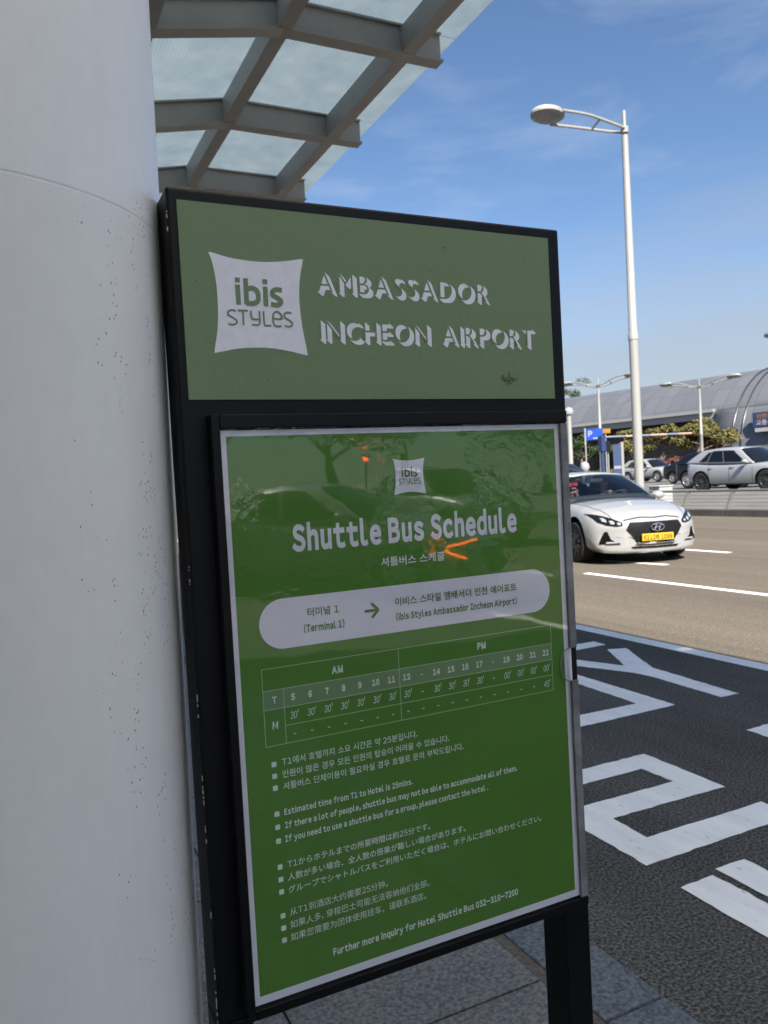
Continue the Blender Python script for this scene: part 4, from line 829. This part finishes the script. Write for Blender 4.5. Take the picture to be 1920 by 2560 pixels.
    # overlays that hug the body surface
    def hug(poly, view, off_, name, mt, parent=None, cuts=3, thick=0.0):
        """poly in (u,v): view 'front' u=y v=z, 'left'/'right' u=x v=z, 'top' u=x v=y, rays cast onto the body"""
        bm = bmesh.new(); f = bm.faces.new([bm.verts.new((u, v, 0)) for u, v in poly]); bmesh.ops.triangulate(bm, faces=[f])
        for _ in range(cuts): bmesh.ops.subdivide_edges(bm, edges=bm.edges[:], cuts=1)
        bmesh.ops.triangulate(bm, faces=bm.faces[:]); bm.verts.index_update(); vs = []
        for v in bm.verts:
            u, w = v.co.x, v.co.y
            if view == 'front': o_, d = Vector((4, u, w)), Vector((-1, 0, 0))
            elif view == 'rear': o_, d = Vector((-4, u, w)), Vector((1, 0, 0))
            elif view == 'left': o_, d = Vector((u, 3, w)), Vector((0, -1, 0))
            elif view == 'right': o_, d = Vector((u, -3, w)), Vector((0, 1, 0))
            else: o_, d = Vector((u, w, 4)), Vector((0, 0, -1))
            h_, nn, _, _ = tree.ray_cast(o_, d)
            if h_ is None: h_ = o_ + d * (4 - x1); nn = -d
            vs.append(h_ - d * off_ * 1.0 + (nn * off_ * .3 if nn.dot(d) < 0 else Vector()))
        mb = MB(); mb.add(vs, [tuple(v.index for v in g.verts) for g in bm.faces]); bm.free()
        o = mb.obj(name, mt, parent or t, smooth=35, recalc=False)
        flip = [p for p in o.data.polygons if p.normal.dot(d) > 0]
        if len(flip) > len(o.data.polygons) / 2: o.data.flip_normals()
        if thick: sd = o.modifiers.new('thickness', 'SOLIDIFY'); sd.thickness = thick; sd.offset = 1
        return o
    # greenhouse
    G = S['green']; A0, A1, C1, C0 = [Vector(G[q]) for q in ('a0', 'a1', 'c1', 'c0')]; fb, ft, rb, rt_ = G['fb'], G['ft'], G['rb'], G['rt']; crown = G['crown']
    mir = lambda p: Vector((p.x, -p.y, p.z))
    def edge(p, bulge, up=0.0): return lambda s: Vector((p.x + bulge * (1 - (2 * s - 1) ** 2), p.y * (1 - 2 * s), p.z + up * (1 - (2 * s - 1) ** 2)))
    eA0, eA1, eC1, eC0 = edge(A0, fb, .0), edge(A1, ft, crown * .8), edge(C1, -rt_, crown * .6), edge(C0, -rb, 0)
    def fwind(s, u): p = eA0(s).lerp(eA1(s), u); return p + Vector((.5, 0, 1)).normalized() * .035 * 4 * u * (1 - u)
    def rwind(s, u): p = eC1(s).lerp(eC0(s), u); return p + Vector((-.5, 0, 1)).normalized() * .03 * 4 * u * (1 - u)
    ztop = G['ztop']
    def topline(q):   # side roof edge, q from front 0 to rear 1
        p = A1.lerp(C1, q); b_ = 4 * q * (1 - q); return Vector((p.x, p.y + G['yb'] * b_, p.z + ztop * b_))
    def roof(s, q):
        e = topline(q); y = e.y * (1 - 2 * s); k_ = 1 - (2 * s - 1) ** 2; cx = (ft * (1 - q) ** 2 - rt_ * q * q) * k_
        return Vector((e.x + cx, y, e.z + crown * k_ * (.8 * (1 - q) + .6 * q + .9 * q * (1 - q))))
    def sidef(sg_, off_=0.0):
        def f(q, u):
            lo_ = A0.lerp(C0, q); hi = topline(q); lo_ = Vector((lo_.x, lo_.y + G['sb'] * 4 * q * (1 - q), lo_.z + G.get('belt', 0) * 4 * q * (1 - q)))
            p = lo_.lerp(hi, u); p.y += .02 * 4 * u * (1 - u) + off_; p.z += 0; return Vector((p.x, p.y * sg_, p.z))
        return f
    mb = MB(); mb.grid(roof, 16, 18); o = mb.obj('roof', paint, t, smooth=50); sd = o.modifiers.new('thickness', 'SOLIDIFY'); sd.thickness = .03; sd.offset = -1
    for s in (1, -1):
        mb = MB(); mb.grid(sidef(s), 24, 8); o = mb.obj('side_frame', paint, t, smooth=50); sd = o.modifiers.new('thickness', 'SOLIDIFY'); sd.thickness = .02; sd.offset = -1
        for (q0, q1, q0t, q1t, u0, u1) in G['wins']:
            f = sidef(s, .007); mb = MB(); mb.grid(lambda a, b_: f((q0 + (q1 - q0) * a) * (1 - b_) + (q0t + (q1t - q0t) * a) * b_, u0 + (u1 - u0) * b_), 10, 8); mb.obj('side_window', M['darkglass'], t, smooth=50)
    mb = MB(); mb.grid(lambda a, b_: fwind(.012 + .976 * a, .01 + .97 * b_), 18, 10); mb.obj('windscreen', M['windscreen'] if S.get('open') else M['darkglass'], t, smooth=50)
    mb = MB(); mb.grid(lambda a, b_: rwind(.03 + .94 * a, .03 + .9 * b_), 14, 8); mb.obj('rear_window', M['darkglass'], t, smooth=50)
    # wheels
    def wheel(xa, s):
        mb = MB(); w = .115; R_ = wr
        mb.lathe([(R_ * .64, -w), (R_ * .80, -w * 1.02), (R_ * .93, -w * .96), (R_ * .985, -w * .72), (R_, -w * .4), (R_, w * .4), (R_ * .985, w * .72), (R_ * .93, w * .96), (R_ * .80, w * 1.02), (R_ * .64, w)], (0, 0, 0), 'Y', 36, caps=False)
        o = mb.obj('wheel', M['rubber'], t, smooth=40, loc=(xa, s * tr, wr))
        mb = MB(); yo = s * w * .93
        def P_(r_, a, d=0.0): return (r_ * math.cos(a), yo - s * d, r_ * math.sin(a))
        n_ = 36; ring = []
        for r_, d in ((R_ * .66, .0), (R_ * .60, .004), (R_ * .57, .03)): ring.append([P_(r_, 2 * math.pi * j / n_, d) for j in range(n_)])
        mb.add([v for q in ring for v in q], [(i * n_ + j, i * n_ + (j + 1) % n_, (i + 1) * n_ + (j + 1) % n_, (i + 1) * n_ + j) for i in range(2) for j in range(n_)])
        for kk in range(S.get('spokes', 10)):
            a = 2 * math.pi * kk / S.get('spokes', 10) + .2; wd = .16 if S.get('spokes', 10) > 7 else .26
            q = [P_(R_ * .14, a - .5, .012), P_(R_ * .14, a + .5, .012), P_(R_ * .60, a + wd, .006), P_(R_ * .60, a - wd, .006)]; mb.add(q + [(p[0], p[1] - s * .03, p[2]) for p in q], [(0, 1, 2, 3), (4, 5, 6, 7), (0, 4, 7, 3), (1, 2, 6, 5), (0, 1, 5, 4), (2, 3, 7, 6)])
        mb.lathe([(R_ * .17, 0), (R_ * .17, .01), (R_ * .10, .02)] if s > 0 else [(R_ * .10, -.02), (R_ * .17, -.01), (R_ * .17, 0)], (0, yo - s * .01, 0), 'Y', 16)
        mb.obj('rim', S['rim'], o, smooth=30)
        mb = MB(); mb.lathe([(R_ * .64, -.005), (R_ * .64, .005)], (0, yo - s * .06, 0), 'Y', 30); mb.obj('brake_disc', M['well'], o)
    for xa in (xf, xr):
        for s in (1, -1): wheel(xa, s)
    # dark underside, seams, handles, mirrors
    mb = MB(); mb.box2((x0 + .5, -S['W'] / 2 + .25, st[3][1] - .03), (x1 - .45, S['W'] / 2 - .25, st[3][1] + .02)); mb.obj('underbody', M['well'], t)
    for s, vw in ((1, 'left'), (-1, 'right')):
        for xd in S['seams']:
            hug([(xd, S['sill']), (xd + .012, S['sill']), (xd + .012, S['beltz']), (xd, S['beltz'])], vw, .003, 'door_seam', M['well'], cuts=3)
        hug([(xr + wr + .2, S['sill'] - .01), (xf - wr - .2, S['sill'] - .01), (xf - wr - .2, S['sill'] + .035), (xr + wr + .2, S['sill'] + .035)], vw, .004, 'sill_trim', M['well'] if S.get('cladding') else paint, cuts=3)
        for xh in S['handles']:
            p = tree.ray_cast(Vector((xh, 3 * s, S['hz'])), Vector((0, -s, 0)))[0]
            mb = MB(); mb.tube([p + Vector((-.1, -.005 * s, 0)), p + Vector((-.07, .03 * s, 0)), p + Vector((.07, .03 * s, 0)), p + Vector((.1, -.005 * s, 0))], .014, 8); mb.obj('door_handle', S.get('handle', paint), t, smooth=60)
        q = Vector(S['mirror']); mb = MB(); c = Vector((q.x, q.y * s, q.z))
        nn = 12; rings = []
        for kx, sc_ in ((-.09, .55), (-.075, .9), (-.02, 1.0), (.05, .82), (.09, .45)): rings.append([c + Vector((kx, s * (.02 + .115 * sc_ * math.cos(a)), .078 * sc_ * math.sin(a))) for a in [2 * math.pi * j / nn for j in range(nn)]])
        mb.add([v for r_ in rings for v in r_], [(i * nn + j, i * nn + (j + 1) % nn, (i + 1) * nn + (j + 1) % nn, (i + 1) * nn + j) for i in range(4) for j in range(nn)] + [tuple(range(nn)), tuple(range(4 * nn, 5 * nn))])
        mb.tube([c + Vector((0, -s * .22, -.06)), c + Vector((0, -s * .05, -.03))], .025, 6); mb.obj('wing_mirror', S.get('mirrorm', paint), t, smooth=60)
    for nm, view, off_, mt, poly, th in S['hugs']:
        o = hug(poly, view, off_, nm, M[mt], cuts=5 if nm in ('grille', 'headlight') else 4, thick=th)
        if S.get('sym') and view == 'front' and sum(p[0] for p in poly) > .3: hug([(-u, v) for u, v in poly][::-1], view, off_, nm, M[mt], cuts=4, thick=th)
    return t, hug, tree, fwind

SEDAN = dict(name='taxi', cat='taxi', W=1.87, wr=.335, gap=.075, xf=1.47, xr=-1.335, track=1.62, bow=.42, rbow=.28,
  stations=[(-2.38, .50, .90, .72, .01), (-2.34, .38, .98, .80, .02), (-2.15, .27, 1.06, .875, .03), (-1.7, .21, 1.07, .92, .03), (-1.0, .19, 1.02, .932, .02), (0, .18, .97, .935, .02), (.8, .18, .945, .935, .03), (1.15, .185, .93, .932, .07), (1.6, .19, .885, .928, .085), (2.0, .19, .815, .915, .085), (2.2, .185, .755, .895, .075), (2.33, .18, .69, .875, .06), (2.40, .18, .64, .855, .04), (2.43, .20, .60, .83, .02), (2.44, .235, .57, .80, .0)],
  green=dict(a0=(1.02, .83, .935), a1=(.18, .60, 1.395), c1=(-1.05, .58, 1.37), c0=(-1.83, .76, 1.05), fb=.25, ft=.10, rb=.18, rt=.08, crown=.05, ztop=.045, yb=.035, sb=.06, belt=-.0,
     wins=[(.10, .43, .18, .44, .10, .90), (.46, .80, .465, .78, .10, .90)]),
  sill=.24, beltz=.93, seams=[.93, -.12, -1.12], handles=[.02, -.98], hz=.80, mirror=(.72, .98, 1.0), spokes=10)
def hexg(y, z0, z1, top, mid): return [(-top, z1), (-y, mid), (-top * .82, z0), (top * .82, z0), (y, mid), (top, z1)]
HUG_SEDAN = [
  ('grille', 'front', .02, 'grille', [(-.29, .335), (.29, .335), (.35, .43), (.455, .565), (.40, .66), (-.40, .66), (-.455, .565), (-.35, .43)], 0),
  ('grille_chrome', 'front', .022, 'chrome', [(-.30, .325), (.30, .325), (.33, .345), (-.33, .345)], .006),
  ('bumper_slot', 'front', .014, 'well', [(-.36, .262), (.36, .262), (.40, .288), (-.40, .288)], 0),
  ('panel_gap', 'top', .004, 'well', [(2.30, -.46), (2.36, 0), (2.30, .46), (2.312, .47), (2.375, 0), (2.312, -.47)], 0),
  ('panel_gap', 'top', .004, 'well', [(1.0, .74), (1.7, .70), (2.2, .60), (2.2, .607), (1.7, .708), (1.0, .748)], 0),
  ('panel_gap', 'top', .004, 'well', [(1.0, -.74), (1.7, -.70), (2.2, -.60), (2.2, -.607), (1.7, -.708), (1.0, -.748)], 0),
  ('headlight', 'front', .012, 'darkglass', [(.50, .615), (.58, .605), (.70, .625), (.80, .675), (.862, .80), (.80, .795), (.68, .757), (.57, .705), (.49, .655)], 0),
  ('headlight_lens', 'front', .02, 'lamp', [(.525, .625), (.56, .622), (.575, .652), (.545, .663), (.515, .645)], .004),
  ('headlight_lens', 'front', .02, 'lamp', [(.61, .635), (.655, .64), (.665, .69), (.625, .692), (.60, .665)], .004),
  ('headlight_lens', 'front', .02, 'lamp', [(.695, .665), (.745, .68), (.757, .735), (.715, .735), (.69, .705)], .004),
  ('fog_lamp_recess', 'front', .006, 'well', [(.56, .335), (.81, .33), (.80, .38), (.74, .525), (.70, .53), (.66, .41)], 0),
  ('daytime_light', 'front', .02, 'lamp', [(.53, .345), (.73, .34), (.72, .368), (.54, .37)], .006),
]
def taxi_hugs(extra=()): return HUG_SEDAN + list(extra)
S1 = dict(SEDAN, label='white taxi sedan with yellow number plate driving toward the kerb side sign', loc=(9.66, 11.46, 0), rz=R(-106), paint=M['carwhite'], rim=M['rimdark'], hugs=taxi_hugs(), sym=True, open=True)
taxi, hugf, tx_tree, fw_ = make_car(S1)
# plate and emblem
mb = MB(); px = 2.484; mb.box((px, 0, .425), (.016, .52, .11)); pl = mb.obj('number_plate', M['plate'], taxi); bevel(pl, .006)
mb = MB(); text(mb, "6112바 1099", -.235, .235, .388, .074, lambda x, z: (px + .0085, x, z), .035); mb.obj('plate_lettering', M['plateink'], pl)
mb = MB(); e = [(.105 * math.cos(2 * math.pi * k / 24), .056 * math.sin(2 * math.pi * k / 24)) for k in range(24)]
mb.tube([(2.49, u, .575 + v) for u, v in e] + [(2.49, e[0][0], .575 + e[0][1])], .010, 6)
for u0 in (-.034, .034): mb.tube([(2.49, u0 - .018, .575 - .04), (2.49, u0 + .018, .575 + .04)], .014, 6)
mb.tube([(2.49, -.034, .567), (2.49, .034, .583)], .011, 6); mb.obj('emblem', M['chrome'], taxi, smooth=60)
# cabin: floor deck, dashboard, seats, wheel, red display
mb = MB(); mb.box2((-1.6, -.80, .95), (1.0, .80, 1.015)); mb.obj('cabin_deck', M['interior'], taxi)
mb = MB(); mb.tube([(.72, -.72, .95), (.78, 0, .98), (.72, .72, .95)], .10, 10); mb.obj('dashboard', M['interior'], taxi, smooth=60)
for (sx_, sy_) in ((-.35, .38), (-.35, -.38), (-1.15, .36), (-1.15, -.36)):
    mb = MB(); mb.tube([(sx_, sy_, .95), (sx_ - .08, sy_, 1.18)], [.22, .19], 12, flat=.9); mb.tube([(sx_ - .1, sy_, 1.2), (sx_ - .12, sy_, 1.33)], [.11, .10], 10); mb.obj('seat', M['interior'], taxi, smooth=60)
mb = MB(); cw = Vector((.46, .38, 1.0)); ax = Vector((-.45, 0, .55)).normalized(); uu = Vector((0, 1, 0)); vv = ax.cross(uu); mb.tube([cw + (uu * math.cos(a) + vv * math.sin(a)) * .185 for a in [2 * math.pi * k / 20 for k in range(21)]], .015, 6); mb.tube([cw - uu * .18, cw, cw + uu * .18], .018, 6); mb.obj('steering_wheel', M['interior'], taxi, smooth=60)
mb = MB(); text(mb, "빈차", -.52, -.34, 1.235, .055, lambda x, z: (.36, x, z), .03); dsp = mb.obj('taxi_display', [M['redled']], taxi)
mb = MB(); mb.box((.355, .02, 1.315), (.03, .24, .06)); bevel(mb.obj('rear_view_mirror', M['interior'], taxi), .01)

# people in the taxi
def person(label, seat, arms, loc, shirt):
    def skin(name, V, Ed, Rr, mt, parent, sub=2):
        me = bpy.data.meshes.new(name); me.from_pydata(V, Ed, []); o = bpy.data.objects.new(name, me); COL.objects.link(o)
        md = o.modifiers.new('skin', 'SKIN'); md.use_smooth_shade = True
        for i, r_ in enumerate(Rr): o.data.skin_vertices[0].data[i].radius = r_ if isinstance(r_, tuple) else (r_, r_)
        o.data.skin_vertices[0].data[0].use_root = True
        s = o.modifiers.new('sub', 'SUBSURF'); s.levels = sub; s.render_levels = sub
        dg = bpy.context.evaluated_depsgraph_get(); m2 = bpy.data.meshes.new_from_object(o.evaluated_get(dg)); o.modifiers.clear(); o.data = m2; m2.materials.append(mt); m2.polygons.foreach_set('use_smooth', [True] * len(m2.polygons)); o.parent = parent; return o
    p = thing('person', label, 'person', loc)
    # body from the hips up: pelvis, chest, neck, head, arms; +x is the way the person faces
    V = [(0, 0, 0), (-.02, 0, .18), (-.03, 0, .36), (-.03, 0, .47), (-.01, 0, .56), (.02, 0, .66), (.02, 0, .76), (-.03, .16, .42), (-.03, -.16, .42)]; Ed = [(0, 1), (1, 2), (2, 3), (3, 4), (4, 5), (5, 6), (2, 7), (2, 8)]; Rr = [(.16, .12), (.15, .11), (.17, .11), (.07, .06), (.055, .055), (.085, .10), (.07, .085), (.07, .07), (.07, .07)]
    for s, (el, ha) in arms.items():
        k = len(V); V += [el, ha]; sh = 7 if s > 0 else 8; Ed += [(sh, k), (k, k + 1)]; Rr += [.048, .032]
        d = (Vector(ha) - Vector(el)).normalized(); b0 = len(V); side = d.cross(Vector((0, 0, 1))).normalized(); upv = side.cross(d)
        V.append(tuple(Vector(ha) + d * .07)); Ed.append((k + 1, b0)); Rr.append((.042, .018))
        for fi, (sp, ln) in enumerate(((-.03, .07), (-.01, .085), (.01, .08), (.03, .06))):
            q = len(V); a_ = Vector(ha) + d * .10 + side * sp; V.append(tuple(a_)); V.append(tuple(a_ + d * ln * .6 - upv * .02)); V.append(tuple(a_ + d * ln * .85 - upv * .055)); Ed += [(b0, q), (q, q + 1), (q + 1, q + 2)]; Rr += [.0095, .0085, .0075]
        q = len(V); a_ = Vector(ha) + d * .03 - side * .045; V += [tuple(a_), tuple(a_ + d * .05 - side * .012)]; Ed += [(k + 1, q), (q, q + 1)]; Rr += [.012, .009]
    bd_ = skin('body', V, Ed, Rr, M['skin'], p)
    me = bd_.data; me.materials.append(shirt)
    for f in me.polygons:
        c = f.center; nearhand = any((c - Vector(ha)).length < .28 and (c - Vector(ha)).length < (c - Vector(el)).length + .02 for el, ha in arms.values())
        f.material_index = 1 if c.z < .47 and not nearhand else 0
    # face and hair
    mb = MB(); mb.tube([(.105, 0, .70), (.125, 0, .665), (.108, 0, .652)], [.008, .014, .006], 8); mb.obj('nose', M['skin'], p, smooth=60)
    for s in (-1, 1): mb = MB(); mb.lathe([(.002, -.01), (.011, 0), (.002, .01)], (.10, s * .034, .70), 'X', 10); mb.obj('eye', M['hair'], p, smooth=60)
    mb = MB(); mb.tube([(.103, -.022, .622), (.108, 0, .62), (.103, .022, .622)], .006, 6); mb.obj('mouth', M['redleaf'], p)
    mb = MB(); mb.grid(lambda a, b_: Vector((.0 + .113 * math.sin(b_ * 1.75) * math.cos(a * 6.283) - .012, .098 * math.sin(b_ * 1.75) * math.sin(a * 6.283), .715 + .115 * math.cos(b_ * 1.75) - (.02 if math.cos(a * 6.283) < 0 else -.02) * b_)), 18, 8); mb.obj('hair', M['hair'], p, smooth=60)
    return p
def place_person(p, local):
    mw = Matrix.Translation(Vector(S1['loc'])) @ Matrix.Rotation(S1['rz'], 4, 'Z'); p.location = mw @ Vector(local); p.rotation_euler = (0, 0, S1['rz'])
dr = person('driver in dark shirt behind the taxi steering wheel, hands on the rim', None, {1: ((.10, .24, .20), (.42, .16, .46)), -1: ((.10, -.24, .20), (.42, -.16, .46))}, (0, 0, 0), M['shirt']); place_person(dr, (-.14, .38, .58))
ps = person('front passenger in the taxi raising both hands near the windscreen', None, {1: ((.16, .22, .24), (.36, .06, .52)), -1: ((.16, -.2, .24), (.40, -.10, .47))}, (0, 0, 0), M['interior']); place_person(ps, (-.10, -.40, .58))

SUV = dict(cat='car', W=1.96, wr=.385, gap=.05, xf=1.45, xr=-1.45, track=1.68, bow=.42, rbow=.26,
  stations=[(-2.40, .62, 1.0, .78, .01), (-2.36, .45, 1.10, .86, .02), (-2.15, .34, 1.14, .93, .03), (-1.6, .27, 1.10, .965, .02), (-1.0, .25, 1.06, .978, .02), (0, .25, 1.03, .98, .02), (.9, .25, 1.02, .978, .03), (1.2, .25, 1.01, .975, .07), (1.7, .255, .965, .965, .08), (2.05, .26, .90, .95, .08), (2.27, .265, .83, .925, .06), (2.38, .27, .76, .895, .04), (2.43, .29, .70, .86, .02), (2.45, .33, .66, .83, .0)],
  green=dict(a0=(.98, .88, 1.015), a1=(.22, .68, 1.585), c1=(-1.60, .64, 1.585), c0=(-2.27, .84, 1.13), fb=.25, ft=.12, rb=.10, rt=.08, crown=.05, ztop=.05, yb=.04, sb=.06, belt=.0,
     wins=[(.09, .40, .17, .41, .10, .86), (.41, .66, .42, .655, .10, .86), (.668, .80, .665, .74, .12, .80)]),
  sill=.33, beltz=1.02, seams=[.92, -.1, -1.05], handles=[.05, -.95], hz=.92, mirror=(.70, 1.04, 1.10), spokes=10)
HUG_SUV = [('grille', 'front', .006, 'grille', [(-.45, .50), (.45, .50), (.55, .60), (.45, .68), (-.45, .68), (-.55, .60)], 0), ('lower_intake', 'front', .006, 'well', [(-.6, .36), (.6, .36), (.66, .43), (-.66, .43)], 0), ('headlight', 'front', .008, 'lamp', [(.55, .66), (.84, .70), (.86, .80), (.60, .74)], 0), ('tail_light', 'rear', .006, 'pinkred', [(-.86, .96), (-.5, .96), (-.5, 1.04), (-.86, 1.06)], 0), ('tail_light', 'rear', .006, 'pinkred', [(.5, .96), (.86, .96), (.86, 1.06), (.5, 1.04)], 0)]
suv1, *_ = make_car(dict(SUV, name='suv_car', label='silver SUV parked at the right edge beyond the guard rail', loc=(25.45, 20.95, .45), rz=R(-90), paint=M['carsilver'], rim=M['rimdark'], hugs=HUG_SUV, sym=True, group='cars parked beyond the guard rail', mirrorm=M['carwhite']))
S3 = dict(SUV, name='suv_car', label='pearl white SUV parked left of the black car, front half behind the lamp pole', loc=(42.6, 43.4, .52), rz=R(-90), paint=M['carpearl'], rim=M['rimlight'], hugs=HUG_SUV + [('indicator', 'front', .014, 'amber', [(.68, .70), (.80, .72), (.80, .76), (.68, .735)], 0)], sym=True, group='cars parked beyond the guard rail', cladding=True)
make_car(S3)
make_car(dict(SUV, name='suv_car', label='black SUV parked between the white SUV and the silver SUV', loc=(29.0, 25.0, .47), rz=R(-90), paint=M['carblack'], rim=M['rimlight'], hugs=HUG_SUV, sym=True, group='cars parked beyond the guard rail', mirrorm=M['carblack']))
c2, *_ = make_car(dict(SUV, name='following_car', label='white car with dark windscreen following right behind the taxi', loc=(14.05, 18.35, 0.0), rz=R(-90), paint=M['carwhite'], rim=M['rimdark'], hugs=HUG_SUV, sym=True)); c2.scale = (1.08, 1.08, 1.09)
c4, *_ = make_car(dict(SEDAN, name='sedan_car', cat='car', label='dark sedan roof showing just left of the black SUV', loc=(36.8, 33.6, .5), rz=R(-90), paint=M['carblack'], rim=M['rimlight'], hugs=HUG_SEDAN[:4], sym=True, group='cars parked beyond the guard rail'))
M['orangelit'] = mat("lit orange indicator", (0.5, 0.1, 0.01), 0.3, var=0.03, emit=(1.0, 0.16, 0.03), estr=3.6)
c6, *_ = make_car(dict(SEDAN, name='sedan_car', cat='car', label='white sedan added just outside the right edge of the picture to cast a shadow into view', loc=(15.75, 8.9, 0), rz=R(-90), paint=M['carwhite'], rim=M['rimlight'], hugs=HUG_SEDAN, sym=True))  # unseen sedan added to throw a shadow onto the road
c5 = dup(c6, None, (4.06, -8.1, 0), R(50)); c5['label'] = 'white sedan pulling out behind the camera, mirrored in the acrylic pocket'
mb = MB(); mb.tube(smoothpath([(2.37, .50, .77), (2.29, .68, .725), (2.06, .945, .66), (2.14, .89, .60), (2.30, .72, .52)], 6), [.010, .012, .012, .013, .013, .014, .014, .015, .015, .016, .017, .018, .019, .020, .021, .021, .021, .020, .019, .018, .016, .013, .012, .010, .008], 8); mb.obj('indicator', M['orangelit'], c5, smooth=60)
t = thing('mirrored_lamp_post', 'slim post added behind the camera to hold the red lamp mirrored in the acrylic', 'signal', (6.48, -12, 0))  # post and lamp added to give the acrylic its mirrored red dot
mb = MB(); mb.tube([(0, 0, 0), (0, 0, 1.93)], .03, 8); mb.obj('post', M['polewhite'], t)
M['redlit'] = mat("lit red lamp", (0.5, 0.02, 0.01), 0.3, var=0.03, emit=(1.0, 0.05, 0.02), estr=8.0)
mb = MB(); mb.lathe([(.02, 1.9), (.05, 1.93), (.06, 1.98), (.04, 2.03), (.01, 2.04)], seg=14); mb.obj('red_lamp', M['redlit'], t, smooth=60)

# added behind the camera to shape the acrylic's reflection: evergreens and one more car
for i, (x, y, sc_) in enumerate(((3, -47, 2.3), (11, -50, 2.6), (19.5, -46, 2.2), (27, -49, 2.7), (36, -45, 2.4), (45, -48, 2.5), (54, -44, 2.3))):
    q = dup(evg, None, (x, y, -0.1), i * 1.3); q.scale = (sc_, sc_, sc_ * 0.85); q['label'] = 'tall evergreen added far behind the camera as a dark backdrop for the reflection'; q['group'] = 'evergreens added behind the camera for the reflection'
q = dup(c2, None, (10.4, -15.5, 0), R(84)); q['label'] = 'white SUV added far behind the camera to glint in the acrylic reflection'  # added so its sunlit roof glints in the acrylic
